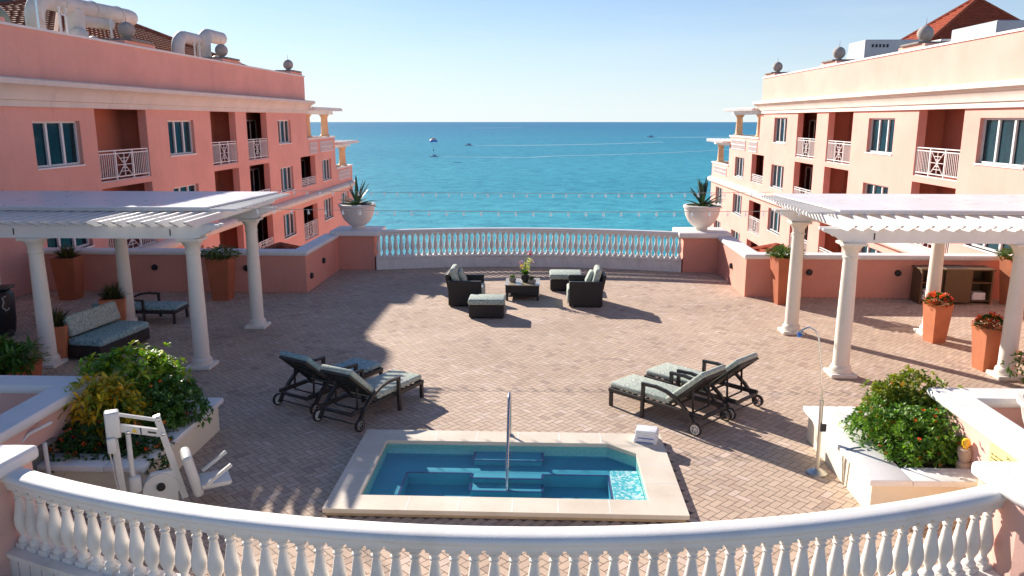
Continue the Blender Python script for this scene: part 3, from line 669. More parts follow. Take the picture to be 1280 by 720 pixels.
RO=[(16.5,19.,3.31,4.6,'w'),(22.5,25.0,3.34,4.69,'w'),(25.95,29.05,2.69,4.97,'l'),(30.95,33.4,3.34,4.69,'w'),(35.1,38.1,2.69,4.97,'l'),(39.7,42.65,2.71,4.97,'d'),(44.45,46.9,3.36,4.74,'w')]
opsR=allops(RO,[(48.6,51.4,'l'),(53.3,55.8,'w')],[(59.2,61.5,'w')],20.9)
tR,XR=facade(13.2,1,1,opsR,(49.9,57.7,63.3),'pink hotel wing on the right, its long face in sunlight',6.)
def finials(t,X,ys,face):
    for y in ys:
        m=MB(); a,b2=sorted((X(-.003),X(.9))); m.box(a,b2,y-1.05,y+1.05,7.0,7.24); pier=m.build('pier',M['pink'],t,smooth=0)
        m=MB(); a,b2=sorted((X(-.1),X(1.0))); m.rbox(a,b2,y-.75,y+.75,7.241,7.33,.03,1); m.build('slab',M['stone'],pier)
        m=MB(); m.lathe([(.2,7.33),(.2,7.37),(.12,7.39)]+[(.28*math.sin(PI*i/12),7.66-.28*math.cos(PI*i/12)) for i in range(2,12)]+[(.012,7.95),(.006,8.2)],X(.45),y,0,20); m.build('ball_finial',M['ball'],pier)
finials(tL,XL,(11.6,19.9,28.0,36.2,45.6),-14.06); finials(tR,XR,(12.2,21.2,30.2,38.7,48.6),13.2)
# tiled roofs
def tiled(parent,mat,base,peak,z0,rows=16,name='tiled_roof'):
    x0,x1,y0,y1=base; m=MB(); cs=[(x0,y0),(x1,y0),(x1,y1),(x0,y1)]
    pk=Vector(peak)
    for i in range(4):
        A=Vector((*cs[i],z0)); B=Vector((*cs[(i+1)%4],z0)); nrm=(B-A).cross(pk-A).normalized()
        L=(B-A).length; nt_=max(6,int(L/.3))
        for r in range(rows):
            f0,f1=r/rows,(r+1)/rows+.01
            a0=A.lerp(pk,f0);b0=B.lerp(pk,f0);a1=A.lerp(pk,min(1,f1));b1=B.lerp(pk,min(1,f1))
            k=max(1,int(nt_*(1-f0)))
            lo=[];hi=[];und=[]
            for j in range(k*4+1):
                u=j/(k*4); wv=.02*abs(math.sin(PI*j/4))
                lo.append(a0.lerp(b0,u)+nrm*(.1+wv)); hi.append(a1.lerp(b1,u)+nrm*(.02+wv)); und.append(a0.lerp(b0,u)+nrm*(-.01))
            n1=m.av(lo);n2=m.av(hi);n3=m.av(und)
            for j in range(k*4): m.af((n1+j,n1+j+1,n2+j+1,n2+j)); m.af((n3+j,n3+j+1,n1+j+1,n1+j))
        m.tube([A+nrm*.1,pk+nrm*.1],.1,6)
    return m.build(name,M[mat],parent,smooth=40,recalc=False)
def W2L(t,m): pass
oL=tiled(tL,'roofdark',(-12,-1.9,26.2,44.2),(-7,35.2,9.75),7.2,20); 
oR=tiled(tR,'roofred',(4.8,13,41.2,47.6),(9.3,44.4,10.75),7.6,18)
m=MB(); m.box(-12,-1.95,26.3,44.1,6.3,7.2); m.build('attic_wall',M['pink'],tL,smooth=0)
m=MB(); m.box(4.9,12.9,41.3,47.5,6.3,7.6); m.build('attic_wall',M['pink'],tR,smooth=0)
# small hipped roofs beyond the terrace walls
for (bx_,pk,lab,mt) in (((6.0,9.9,25.2,29.2),(8.0,27.2,.3),'small red tiled hip roof just beyond the right terrace wall','roofred'),((-11.0,-7.6,25.5,28.9),(-9.3,27.2,.22),'small dark tiled hip roof just beyond the left terrace wall','roofdark')):
    t=thing('pavilion',lab,'building',((bx_[0]+bx_[1])/2,27.2,-30)); cx=(bx_[0]+bx_[1])/2
    a=(bx_[0]-cx,bx_[1]-cx,bx_[2]-27.2,bx_[3]-27.2); tiled(t,mt,a,(pk[0]-cx,0,pk[2]+30),29.5,9)
    m=MB(); m.box(a[0]+.3,a[1]-.3,a[2]+.3,a[3]-.3,0,29.5); m.build('wall',M['pink'],t,smooth=0)
# ------------------------------------------------------------ rooftop plant
def arcpts(c,r,a0,a1,ax,n=6):   # arc in plane y-z (ax='y') or x-z
    out=[]
    for i in range(n+1):
        a=a0+(a1-a0)*i/n
        if ax=='y': out.append((c[0],c[1]+r*math.cos(a),c[2]+r*math.sin(a)))
        else: out.append((c[0]+r*math.cos(a),c[1],c[2]+r*math.sin(a)))
    return out
t=thing('roof_duct','large pale roof duct with long curved run beside the tiled roof, left wing','duct',(-15.3,24,6.3))
m=MB(); m.tube([(0,.2,0),(0,.2,1.2)]+arcpts((0,.75,1.35),.55,PI,PI/2,'y',5)+[(0,2.5,1.95),(0,4.2,2.0),(-.1,5.6,2.05),(-.5,6.3,2.05)],[.28]*13,14) if False else None
pth=[(0,.2,0),(0,.2,1.1)]+arcpts((0,.8,1.3),.6,PI,PI/2,'y',6)+[(0,2.5,1.93),(0,4.2,1.98),(0,5.6,2.02),(-.1,6.1,2.02)]
m=MB(); m.tube(pth,.27,14); 
for a_,b_ in (((0,.2,.6),(0,.2,.64)),((0,1.5,1.915),(0,1.54,1.917)),((0,3.3,1.957),(0,3.34,1.958)),((0,4.9,2.0),(0,4.94,2.0))): m.tube([a_,b_],.295,14)
m.build('main_duct',M['rust'],t)
m=MB(); m.tube([(.05,2.2,0),(.05,2.2,1.8)],.3,14); m.lathe([(.36,0),(.36,.08)],.05,2.2,1.05,14); m.build('riser',M['rust'],t)
m=MB(); m.tube([(.0,2.3,1.55),(.0,4.4,1.6)],.2,12); m.build('branch_duct',M['rust'],t)
m=MB(); m.sphere((.3,1.9,.95),.3); m.build('vent_cap',M['rust'],t); m=MB(); m.sphere((.1,3.1,.85),.24); m.build('vent_cap',M['rust'],t)
m=MB()
for y in (.95,1.3,3.9,4.75,5.1): m.box(.28,.34,y-.03,y+.03,0,1.75)
m.box(.28,.34,.95,1.3,1.5,1.56); m.box(.28,.34,4.75,5.1,1.5,1.56); m.build('support_frame',M['white'],t,smooth=0)
t=thing('roof_duct','smaller S-shaped pale roof duct at the far end of left tiled roof','duct',(-15.3,33.5,6.3))
pth=[(0,.1,0),(0,.1,1.0)]+arcpts((0,.7,1.15),.6,PI,PI/2,'y',5)+[(0,2.2,1.75)]
m=MB(); m.tube(pth,.26,12); m.build('main_duct',M['rust'],t)
pth=[(.05,2.6,0),(.05,2.6,1.5)]+arcpts((.05,3.1,1.55),.5,PI,PI/2,'y',5)+[(.05,4.6,2.05)]
m=MB(); m.tube(pth,.3,12); m.sphere((.3,3.3,.95),.25); m.build('outlet_duct',M['rust'],t)
m=MB()
for y in (1.2,1.7): m.box(.2,.26,y-.03,y+.03,0,1.6)
m.build('support_frame',M['white'],t,smooth=0)
# cooling tower / tank at left edge
t=thing('roof_tank','grey-green domed tank at the near end of the left roof','tank',(-15.6,21.9,6.3))
m=MB(); m.lathe([(.9,0),(.9,1.0),(.85,1.2),(.65,1.42),(.35,1.55),(.01,1.6)],0,0,0,20); m.build('shell',basic('tank_green',(.25,.27,.19),.7),t)
m=MB(); m.tube([(.95,1.4,0),(.95,1.4,3.0)],.03,6); m.build('mast',M['steel'],t)
t=thing('glass_tower','blue glass tower block rising far behind the left roof','building',(-66,90,-31))
m=MB(); m.box(-9,4.2,0,16,0,58); m.build('wall',M['frame'],t,smooth=0)
m=MB()
for i in range(12):
    for j in range(4): m.box(-8.6+j*3.2,-8.6+j*3.2+2.6,-.05,.0,2+i*4.6,5.8+i*4.6)
for i in range(12):
    for j in range(4): m.box(4.2,4.25,.8+j*3.8,3.9+j*3.8,2+i*4.6,5.8+i*4.6)
m.build('glazing',M['glass'],t,smooth=0)
def acbox(loc,dx,dy,dz,lab,hood,louv):
    t=thing('air_conditioner',lab,'air conditioner',loc)
    m=MB(); m.rbox(0,dx,0,dy,0,dz,.03,1); m.build('casing',M['ac'],t)
    if hood:
        m=MB(); 
        n=m.av([(.1,dy+.01,dz-.05),(dx-.2,dy+.01,dz-.05),(dx-.2,dy+.01,.3),(.1,dy+.01,.3),(.1,dy+1.3,.35),(dx-.2,dy+1.3,.35)])
        for f in ((0,1,5,4),(0,4,3),(1,2,5),(3,4,5,2),(0,3,2,1)): m.af([n+i for i in f])
        m.build('hood',M['ac'],t,smooth=0)
    m=MB()
    for i in range(5): m.box(louv[0]+i*.17,louv[0]+i*.17+.1,-.012,-.001,louv[1],louv[1]+.14)
    m.build('vent_slots',M['black'],t,smooth=0); return t
acbox((15.0,39.2,6.3),2.9,2.1,2.0,'grey rooftop air conditioner with sloped hood left of the red tiled roof',True,(.3,1.65))
acbox((14.9,27.9,6.3),3.2,3.0,1.55,'large grey rooftop air conditioner at the near end of right roof',False,(.3,.3))
t=thing('air_handler','white rooftop air handler with dark intake openings beside the near finial','air conditioner',(14.6,31.0,6.3))
m=MB(); m.rbox(0,2.6,0,1.6,0,1.25,.03,1); m.build('casing',M['white'],t)
m=MB(); m.box(-.012,-.001,.15,.6,.6,1.05); m.box(-.012,-.001,.95,1.45,.6,1.05); m.box(.3,.9,-.012,-.001,.6,1.05); m.build('intake',M['black'],t,smooth=0)
# ------------------------------------------------------------ pergolas
COL=[(.2,0),(.2,.09),(.185,.1),(.19,.14),(.18,.18),(.15,.21),(.148,.3),(.142,1.2),(.125,2.17),(.125,2.2),(.14,2.21),(.14,2.24),(.125,2.25),(.13,2.33),(.17,2.4),(.195,2.43),(.195,2.47)]
def tail(m,pts2,axis,c,th):   # extruded silhouette
    n=m.av([((u,c-th/2,z) if axis=='x' else (c-th/2,u,z)) for u,z in pts2]); k=m.av([((u,c+th/2,z) if axis=='x' else (c+th/2,u,z)) for u,z in pts2]); L=len(pts2)
    m.af([n+i for i in range(L)]); m.af([k+i for i in reversed(range(L))])
    for i in range(L): j=(i+1)%L; m.af((n+i,k+i,k+j,n+j))
def scal(u0,z0,z1,l,s):  # decorative stepped end, from u0 outward by l (s = direction)
    h=z1-z0
    return [(u0,z0),(u0+s*l*.25,z0+h*.06),(u0+s*l*.36,z0+h*.3),(u0+s*l*.5,z0+h*.34),(u0+s*l*.62,z0+h*.55),(u0+s*l*.8,z0+h*.62),(u0+s*l,z0+h*.85),(u0+s*l,z1)]
def pergola(s,label):
    t=thing('pergola',label,'pergola',(XC,0,0))
    X=lambda d:s*d
    first=None
    for d in (6.02,9.02,12.1):
        for y in (14.22,17.2):
            if first is None:
                m=MB(); m.lathe(COL,0,0,0,28); m.rbox(-.235,.235,-.235,.235,0,.075,.015,1); m.rbox(-.215,.215,-.215,.215,2.45,2.5,.01,1); first=m.build('column',M['column'],t); o=first
            else: o=first.copy(); C.objects.link(o); o.parent=t
            o.location=(X(d),y,0)
    for y in (14.22,17.2):
        for off in (-.1,.1):
            m=MB(); e=scal(5.95,2.501,2.76,.5,-1)
            pts=[(X(12.6),2.501)]+[(X(a),b2) for a,b2 in e]+[(X(12.6),2.76)]
            tail(m,pts,'x',y+off,.07); m.build('beam',M['white'],t,smooth=0)
    d=5.75; i=0
    while d<12.5:
        m=MB(); e0=scal(13.75,2.765,2.9,.35,-1); e1=scal(17.9,2.765,2.9,.35,1)
        pts=e0[::-1]+e1
        tail(m,pts,'y',X(d),.05); m.build('rafter',M['white'],t,smooth=0); d+=.255
    y=13.62
    k=0
    y=15.05
    while y<18.3:
        m=MB(); a,b2=sorted((X(5.45),X(12.5))); m.box(a,b2,y-.022,y+.022,2.902,2.95); m.build('slat',M['white'],t,smooth=0); y+=.2
    xs=[6.05+1.31*i for i in range(6)]
    m=MB()
    for i in range(5):
        xa,xb=xs[i],xs[i+1]-.012; ba=5.75 if i==0 else xa
        for z in (2.955,2.985):
            k=m.av([(X(xa),15.0,z),(X(xb),15.0,z),(X(xb),18.35,z),(X(ba),18.35,z)]); m.af((k,k+1,k+2,k+3))
        for i2 in range(4): j=(i2+1)%4; m.af((k-4+i2,k-4+j,k+j,k+i2))
    m.build('roof_sheet',M['sheet'],t,smooth=0)
    for d in (6.35,9.3): m=MB(); m.box(X(d)-.01,X(d)+.01,14.076,14.084,2.56,2.68); m.build('bracket',M['alu'],t,smooth=0)
pergola(-1,'white pergola on round columns over the shaded seating on the left')
pergola(1,'white pergola on round columns on the sunny right side')
for s,l in ((-1,'small black floodlight on the inner corner of left pergola'),(1,'small black floodlight on the inner corner of right pergola')):
    t=thing('floodlight',l,'lamp',(XC+s*6.05,16.5,2.74)); m=MB(); m.rbox(-.2,.2,-.06,.06,0,.15,.02,1); m.build('housing',M['black'],t)
    for dx in (-.1,.1): m=MB(); m.sphere((dx,-.07,.075),.05); m.build('lens',M['bulb'],t)
# string lights
def string(y,z,x0,x1,n,label,sag):
    t=thing('string_lights',label,'string lights',((x0+x1)/2,y,z)); h=(x1-x0)/2
    pos=lambda u:(-h+2*h*u,0,-sag*4*u*(1-u))
    m=MB(); m.tube([pos(i/40) for i in range(41)],.006,5); m.build('cable',M['wire'],t)
    proto=None
    for i in range(n):
        u=(i+.5)/n; p=pos(u)
        if proto is None:
            m=MB(); m.lathe([(.01,0),(.013,-.02),(.013,-.035)],0,0,0,8); m.lathe([(.012,-.034),(.022,-.05),(.026,-.07),(.018,-.09),(.003,-.098)],0,0,0,8); proto=m.build('bulb',M['clear'],t); o=proto
        else: o=proto.copy(); C.objects.link(o); o.parent=t
        o.location=p
string(18.3,3.02,-6.3,5.2,38,'upper far string of small clear bulbs across the sea view',.05)
string(15.4,2.92,-6.2,5.1,33,'lower near string of small clear bulbs across the sea view',.04)
# ------------------------------------------------------------ spa
Z0=.1
ox0,ox1,oy0,oy1=-2.62,1.74,8.56,11.02
inner=[(-2.25,8.93),(1.31,8.93),(1.31,10.3),(.93,10.63),(-2.25,10.63)]
t=thing('spa_pool','rectangular spa pool with teal water and pale stone coping','pool',(0,0,0))
m=MB(); outer=[(ox0,oy0),(ox1,oy0),(ox1,oy1),(ox0,oy1)]
# coping as ring: top faces as quads between matched loops
oi=[(ox0,oy0),(ox1,oy0),(ox1,10.35),(1.0,oy1),(ox0,oy1)]
out5=[(ox0,oy0),(ox1,oy0),(ox1,10.5),(1.05,oy1),(ox0,oy1)]
zt=Z0
def ring(m,o_,i_,z1,z0):
    L=len(o_); a=m.av([(x,y,z1) for x,y in o_]); b2=m.av([(x,y,z1) for x,y in i_]); c=m.av([(x,y,z0) for x,y in o_]); d=m.av([(x,y,z0) for x,y in i_])
    for i in range(L): j=(i+1)%L; m.af((a+i,a+j,b2+j,b2+i)); m.af((c+i,c+j,a+j,a+i)); m.af((b2+i,b2+j,d+j,d+i))
    return a
a=ring(m,out5,inner,zt,zt-.055); k=m.av([(ox1,oy1,zt),(ox1,oy1,zt-.055)]); m.af((a+2,k,a+3)); n2=m.av([(ox1,10.5,zt-.055),(1.05,oy1,zt-.055)]); m.af((a+2,k,k+1,n2)); m.af((k,a+3,n2+1,k+1))
m.build('coping',M['trav'],t,smooth=0)
m=MB(); e=.03; o2=[(ox0+e,oy0+e),(ox1-e,oy0+e),(ox1-e,oy1-e),(ox0+e,oy1-e)]
for i in range(4): j=(i+1)%4; m.poly([(*o2[i],-.05),(*o2[j],-.05),(*o2[j],zt-.055),(*o2[i],zt-.055)])
m.build('curb',basic('curb_stone',(.5,.36,.22),.8,.12,5,.003,40),t,smooth=0)
js=[(x-.006,x+.006,10.64,oy1-.002) for x in (-1.55,-.95,-.35,.25,.85)]+[(x-.006,x+.006,oy0+.002,8.92) for x in (-1.62,-1.0,-.35,.2,.82)]+[(ox0+.002,-2.26,y-.006,y+.006) for y in (9.6,10.1)]+[(1.32,ox1-.002,y-.006,y+.006) for y in (9.4,9.95)]
for j_ in js: m=MB(); m.box(*j_,zt,zt+.0015); m.build('joint',M['joint'],t,smooth=0)
m=MB(); m.bar((ox0+.03,oy0+.03,zt+.0005),(-2.26,8.92,zt+.0005),.012,.002); m.build('joint',M['joint'],t,smooth=0)
m=MB(); L=len(inner); zb=-.13; zw=-.3
for i in range(L): j=(i+1)%L; m.poly([(*inner[i],zt-.056),(*inner[j],zt-.056),(*inner[j],zb),(*inner[i],zb)])
# bench ring around footwell
wx0,wx1,wy0,wy1=-1.85,.9,8.933,10.05
fw=[(wx0,wy0),(wx1,wy0),(wx1,wy1),(0,wy1),(0,wy1-.12),(-.95,wy1-.12),(-.95,wy1),(wx0,wy1)]
m.poly([(x,y,zb) for x,y in ((-2.25,8.93),(wx0,8.93),(wx0,wy1),(-2.25,wy1))]); m.poly([(x,y,zb) for x,y in ((wx1,8.93),(1.31,8.93),(1.31,wy1),(wx1,wy1))])
m.poly([(x,y,zb) for x,y in ((-2.25,wy1),(1.31,wy1),(1.31,10.3),(.93,10.63),(-2.25,10.63))])
m.poly([(x,y,zb) for x,y in ((-.95,wy1-.12),(0,wy1-.12),(0,wy1),(-.95,wy1))])
for i in range(1,len(fw)): j=(i+1)%len(fw); m.poly([(*fw[i],zb),(*fw[j],zb),(*fw[j],zw),(*fw[i],zw)])
m.poly([(x,y,zw) for x,y in ((wx0,wy0),(wx1,wy0),(wx1,wy1),(wx0,wy1))]); m.poly([(wx0,wy0,zb),(wx1,wy0,zb),(wx1,wy0,zw),(wx0,wy0,zw)])
m.build('basin',M['plaster'],t,smooth=0)
m=MB(); m.box(-.95,0,10.33,10.629,zb+.001,-.05); m.build('upper_step',M['plaster'],t,smooth=0)
m=MB(); m.box(-.95,0,9.68,9.929,zw+.001,-.2); m.build('lower_step',M['plaster'],t,smooth=0)
m=MB(); w=.022
def line(pts,z):
    for p,q2 in zip(pts,pts[1:]): m.bar((p[0],p[1],z),(q2[0],q2[1],z),w*1.5,.006)
line([(-.96,10.6),(-.96,10.32),(.01,10.32),(.01,10.6)],-.046)
line([(wx0-.01,8.95),(wx0-.01,wy1+.01),(-.96,wy1+.012),(-.96,wy1-.12)],zb+.004); line([(.01,wy1-.12),(.01,wy1+.01),(wx1+.01,wy1+.013),(wx1+.01,8.95)],zb+.004); line([(-.95,wy1-.13),(0,wy1-.13)],zb+.0045)
line([(-.96,9.9),(-.96,9.68),(.01,9.68),(.01,9.9)],-.196)
m.build('tile_lines',M['navy'],t,smooth=0)
m=MB(); m.box(.93,1.3,9.0,10.04,zb+.001,-.04); m.build('dapple_ledge',M['sun_dapple'],t,smooth=0)  # added ledge, its colour stands in for sun dapple on the bench
m=MB(); e_=.004; cx_,cy_=-.47,9.78
in2=[(x+(e_ if x<cx_ else -e_),y+(e_ if y<cy_ else -e_)) for x,y in inner]
for i in range(5): j=(i+1)%5; m.poly([(*in2[i],-.1),(*in2[j],-.1),(*in2[j],.044),(*in2[i],.044)])
m.build('waterline_tiles',M['band'],t,smooth=0)
m=MB(); m.poly([(x,y,.035) for x,y in inner]); m.build('water',M['spawater'],t,smooth=0,recalc=False)
# handrail
t=thing('handrail','polished steel grab rail arching into the spa water','handrail',(-.47,10.75,0))
m=MB(); m.tube([(0,.12,.1),(0,.12,.62)]+[(0,-.1+.22*math.cos(a),.62+.2*math.sin(a)) for a in [PI*i/8 for i in range(1,7)]]+[(0,-.42,.5),(0,-1.0,-.2),(0,-1.1,-.6)],.022,12); m.build('tube',M['steel'],t,smooth=60)
m=MB(); m.lathe([(.05,.1),(.05,.115),(.03,.13)],0,.12,0,16); m.build('collar',M['steel'],t)
# towels
def towels(name,loc,rz,n,label,w=.34,d=.26,blue=True,cat='towels'):
    t=thing(name,label,cat,loc,rz)
    for i in range(n):
        m=MB(); z=i*.062; k=.96**i; o=random.uniform(-.015,.015)
        m.rbox(-w/2*k+o,w/2*k+o,-d/2,d/2,z,z+.032,.016,3); m.rbox(-w/2*k+o+.006,w/2*k+o-.004,-d/2+.004,d/2-.006,z+.03,z+.06,.015,3)
        tw=m.build('folded_towel',M['towel'],t)
        if blue and i<n-1:
            m=MB(); m.box(-w/2*k+o+.05,w/2*k+o-.05,-d/2-.0015,-d/2+.003,z+.008,z+.022); m.build('stripe',M['towelblue'],tw,smooth=0)
    return t
towels('towel_stack',(1.5,10.78,.1),-.25,3,'stack of folded white towels with blue stripes on spa corner')
# ------------------------------------------------------------ loungers
def lounger(label,loc,rz,fab='fabric',flat=False,group='pool loungers in two pairs',back=42):
    t=thing('sun_lounger',label,'sun lounger',loc,rz,group); W=.33
    m=MB()
    for s in (-1,1): m.rbox(0,1.78,s*W-.025,s*W+.025,.24,.31,.008,1)
    m.rbox(0,.05,-W+.025,W-.025,.24,.31,.008,1); m.rbox(1.73,1.78,-W+.025,W-.025,.22,.27,.008,1)
    for i in range(10): m.box(.12+i*.12,.16+i*.12,-W+.02,W-.02,.285,.3)
    m.build('frame',M['alu'],t)
    for s in (-1,1):
        m=MB(); m.rbox(.02,.075,s*W-.028,s*W+.028,0,.24,.006,1); m.build('leg',M['alu'],t)
        m=MB(); y=s*(W+.055)
        pts=[(.72,0),(.72,.5)]; m.bar((.72,y,0),(.73,y,.555),.05,.05,up=(1,0,0))
        arc=[(.7,.56),(.95,.575),(1.15,.55),(1.35,.47),(1.52,.34),(1.66,.18),(1.74,.06)]
        for p,q2 in zip(arc,arc[1:]): m.bar((p[0],y,p[1]),(q2[0]+.01,y,q2[1]-.005),.05,.045)
        m.build('armrest',M['alu'],t)
        m=MB(); m.M=Matrix.Translation((1.74,s*(W+.1),.1))@Matrix.Rotation(PI/2,4,'X')
        m.lathe([(.075,-.018),(.1,-.018),(.1,.018),(.075,.018),(.075,-.018)],0,0,0,24,False); w_=m.build('wheel',M['black'],t)
        m=MB(); m.M=Matrix.Translation((1.74,s*(W+.1),.1))@Matrix.Rotation(PI/2,4,'X')
        m.lathe([(.062,-.02),(.078,-.02),(.078,.02),(.062,.02),(.062,-.02)],0,0,0,24,False); m.lathe([(.022,-.024),(.022,.024)],0,0,0,12)
        for k in range(6): a=2*PI*k/6; m.bar((.015*math.cos(a),.015*math.sin(a),0),(.066*math.cos(a),.066*math.sin(a),0),.014,.03)
        m.build('rim',M['liftwhite'] if s<0 else M['steel'],w_)
    m=MB(); m.tube([(1.74,-W-.1,.1),(1.74,W+.1,.1)],.012,6); m.build('axle',M['alu'],t)
    a=R(2 if flat else back); L=.82; cx,cz=1.16,.33
    m=MB(); m.M=Matrix.Translation((cx,0,cz))@Matrix.Rotation(-a,4,'Y')
    m.rbox(0,L,-W+.03,-W+.07,-.03,.01,.006,1); m.rbox(0,L,W-.07,W-.03,-.03,.01,.006,1); m.rbox(L-.04,L,-W+.07,W-.07,-.03,.01,.006,1)
    for i in range(6): m.box(.08+i*.12,.13+i*.12,-W+.06,W-.06,-.015,0)
    m.build('back_frame',M['alu'],t)
    if not flat:
        m=MB()
        for s in (-1,1): m.bar((1.16+.5*math.cos(a),s*.22,.31+.5*math.sin(a)),(1.55,s*.22,.26),.02,.03)
        m.bar((1.55,-.22,.26),(1.55,.22,.26),.02,.02); m.build('back_strut',M['alu'],t)
    m=MB(); m.rbox(0,1.17,-W+.01,W-.01,.312,.4,.035,3); m.build('seat_cushion',M[fab],t,smooth=60)
    m=MB(); m.M=Matrix.Translation((cx,0,cz))@Matrix.Rotation(-a,4,'Y'); m.rbox(.0,L+.02,-W+.01,W-.01,.012,.1,.035,3); m.build('back_cushion',M[fab],t,smooth=60)
    return t
lounger('front lounger of the right pair, beside the stack of towels',(1.33,12.72,0),R(-43.5),'fabricpale')
lounger('rear lounger of the right pair, backrest raised, in sunlight',(2.0,13.4,0),R(-43.5),'fabricpale')
lounger('front lounger of the left pair, half in sunlight near the spa',(-2.33,12.9,0),R(-118),'fabricpale')
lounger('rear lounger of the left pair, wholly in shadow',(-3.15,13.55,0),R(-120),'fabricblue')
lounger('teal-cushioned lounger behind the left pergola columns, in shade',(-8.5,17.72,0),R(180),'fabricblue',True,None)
# ------------------------------------------------------------ armchairs etc
def armchair(label,loc,rz,pil):
    t=thing('armchair',label,'armchair',loc,rz,'dark wicker armchairs by the coffee table')
    m=MB(); m.rbox(-.42,.42,-.5,-.38,.03,.66,.015,1); m.build('arm',M['wicker'],t); m=MB(); m.rbox(-.42,.42,.38,.5,.03,.66,.015,1); m.build('arm',M['wicker'],t)
    m=MB(); m.rbox(-.42,.36,-.379,.379,.05,.3,.01,1); m.build('base',M['wicker'],t)
    m=MB(); m.M=Matrix.Translation((-.42,0,.3))@Matrix.Rotation(R(-12),4,'Y'); m.rbox(0,.1,-.379,.379,0,.5,.02,1); m.build('backrest',M['wicker'],t)
    m=MB(); m.rbox(-.3,.46,-.37,.37,.301,.46,.05,3); m.rbox(.37,.46,-.37,.37,.08,.33,.03,2); m.build('seat_cushion',M['fabricpale'],t,smooth=60)
    m=MB(); m.M=Matrix.Translation((-.3,0,.47))@Matrix.Rotation(R(-14),4,'Y'); m.rbox(.0,.16,-.36,.36,0,.48,.06,3); m.build('back_cushion',M['fabricpale'],t,smooth=60)
    m=MB(); m.M=Matrix.Translation((-.1,pil,.49))@Matrix.Rotation(R(-25),4,'Y'); m.rbox(.0,.13,-.2,.2,0,.36,.06,3); m.build('pillow',M['fabricpale'],t,smooth=60)
    m=MB()
    for sx in (-.36,.36):
        for sy in (-.44,.44): m=MB(); m.box(sx-.025,sx+.025,sy-.025,sy+.025,0,.04); m.build('foot',M['black'],t,smooth=0)
    return t
armchair('dark wicker armchair left of the coffee table, facing right',(-1.98,19.85,0),0,.1)
armchair('dark wicker armchair right of the coffee table, facing left',(1.07,19.88,0),PI,-.1)
def ottoman(label,loc,rz,w=.84,d=.62):
    t=thing('ottoman',label,'ottoman',loc,rz,'dark wicker ottomans with pale cushions')
    m=MB(); m.rbox(-w/2,w/2,-d/2,d/2,.03,.33,.015,1); m.build('base',M['wicker'],t)
    m=MB(); m.rbox(-w/2-.02,w/2+.02,-d/2-.02,d/2+.02,.331,.47,.045,3); m.build('cushion',M['fabric'],t,smooth=60)
    m=MB()
    for sx in (-1,1):
        for sy in (-1,1): m=MB(); m.box(sx*(w/2-.05)-.02,sx*(w/2-.05)+.02,sy*(d/2-.05)-.02,sy*(d/2-.05)+.02,0,.04); m.build('foot',M['black'],t,smooth=0)
    return t
ottoman('wicker ottoman standing in front of the left armchair',(-1.35,18.47,0),0)
ottoman('wicker ottoman behind the right armchair, nearer the sea',(.62,21.7,0),0,.86,.8)
t=thing('coffee_table','low dark wicker coffee table carrying flowers and small plants','table',(-.55,20.55,0))
m=MB(); m.rbox(-.44,.44,-.45,.45,.2,.4,.01,1); m.build('apron',M['wicker'],t)
m=MB(); m.rbox(-.46,.46,-.47,.47,.401,.425,.008,1); m.build('tabletop',M['glasstop'],t)
for sx in (-.4,.4):
    for sy in (-.41,.41): m=MB(); m.box(sx-.03,sx+.03,sy-.03,sy+.03,0,.2); m.build('leg',M['wicker'],t,smooth=0)
m=MB(); m.rbox(-.4,.4,-.4,.4,.09,.12,.005,1); m.build('shelf',M['wicker'],t)
def smallpot(label,loc,potmat,r,h,kind):
    t=thing('potted_plant',label,'potted plant',loc)
    m=MB(); m.lathe([(r*.7,0),(r,h*.5),(r*.95,h),(r*.8,h),(r*.78,h*.8)],0,0,0,16,True); m.build('pot',M[potmat],t)
    m=MB()
    for i in range(90 if kind!='succ' else 40):
        a=random.random()*2*PI; d=Vector((math.cos(a),math.sin(a),random.uniform(.4,2))); leaf(m,Vector((0,0,h))+d*.02,d,(.2 if kind=='fl' else .09)*random.uniform(.6,1.1),.045,vary((.08,.17,.03)))
    if kind=='fl':
        for i in range(9):
            a=random.random()*2*PI; l=random.uniform(.25,.55) ; q2=Vector((math.cos(a)*.16*random.random(),math.sin(a)*.1,h+l))
            m.col=(.08,.16,.03); k=m.av([(0,0,h),(.008,0,h),q2,q2+Vector((.008,0,0))]); m.af((k,k+1,k+3,k+2))
    m.build('foliage',M['leaf'],t,smooth=0,recalc=False,colattr=True)
    if kind=='fl':
        f=MB(); 
        for (x,y,z,c,rr) in ((.12,0,h+.62,(.5,.01,.06),.06),(-.12,.02,h+.36,(.55,.3,.6),.05),(-.09,-.02,h+.24,(.75,.6,.1),.05),(.1,0,h+.42,(.6,.65,.12),.055),(.08,-.03,h+.3,(.6,.65,.15),.055),(.06,-.03,h+.2,(.6,.65,.15),.055),(.2,.02,h+.38,(.7,.5,.7),.04),(0,0,h+.3,(.7,.6,.2),.045)):
            for k in range(26):
                v=rnd().normalized(); leaf(f,Vector((x,y,z))+v*rr*.6,v,rr*.8,rr*.7,vary(c,.2),0,0)
        f.build('blossoms',M['petal'],t,smooth=0,recalc=False,colattr=True)
    return t
smallpot('tall bouquet of orchids in black pot, centre of coffee table',(-.48,20.5,.425),'black',.12,.17,'fl')
smallpot('small succulent in pale bowl at the left on coffee table',(-.82,20.5,.425),'stone',.1,.1,'succ')
smallpot('small succulent in pale bowl at the right front on coffee table',(-.3,20.3,.425),'stone',.11,.1,'succ')
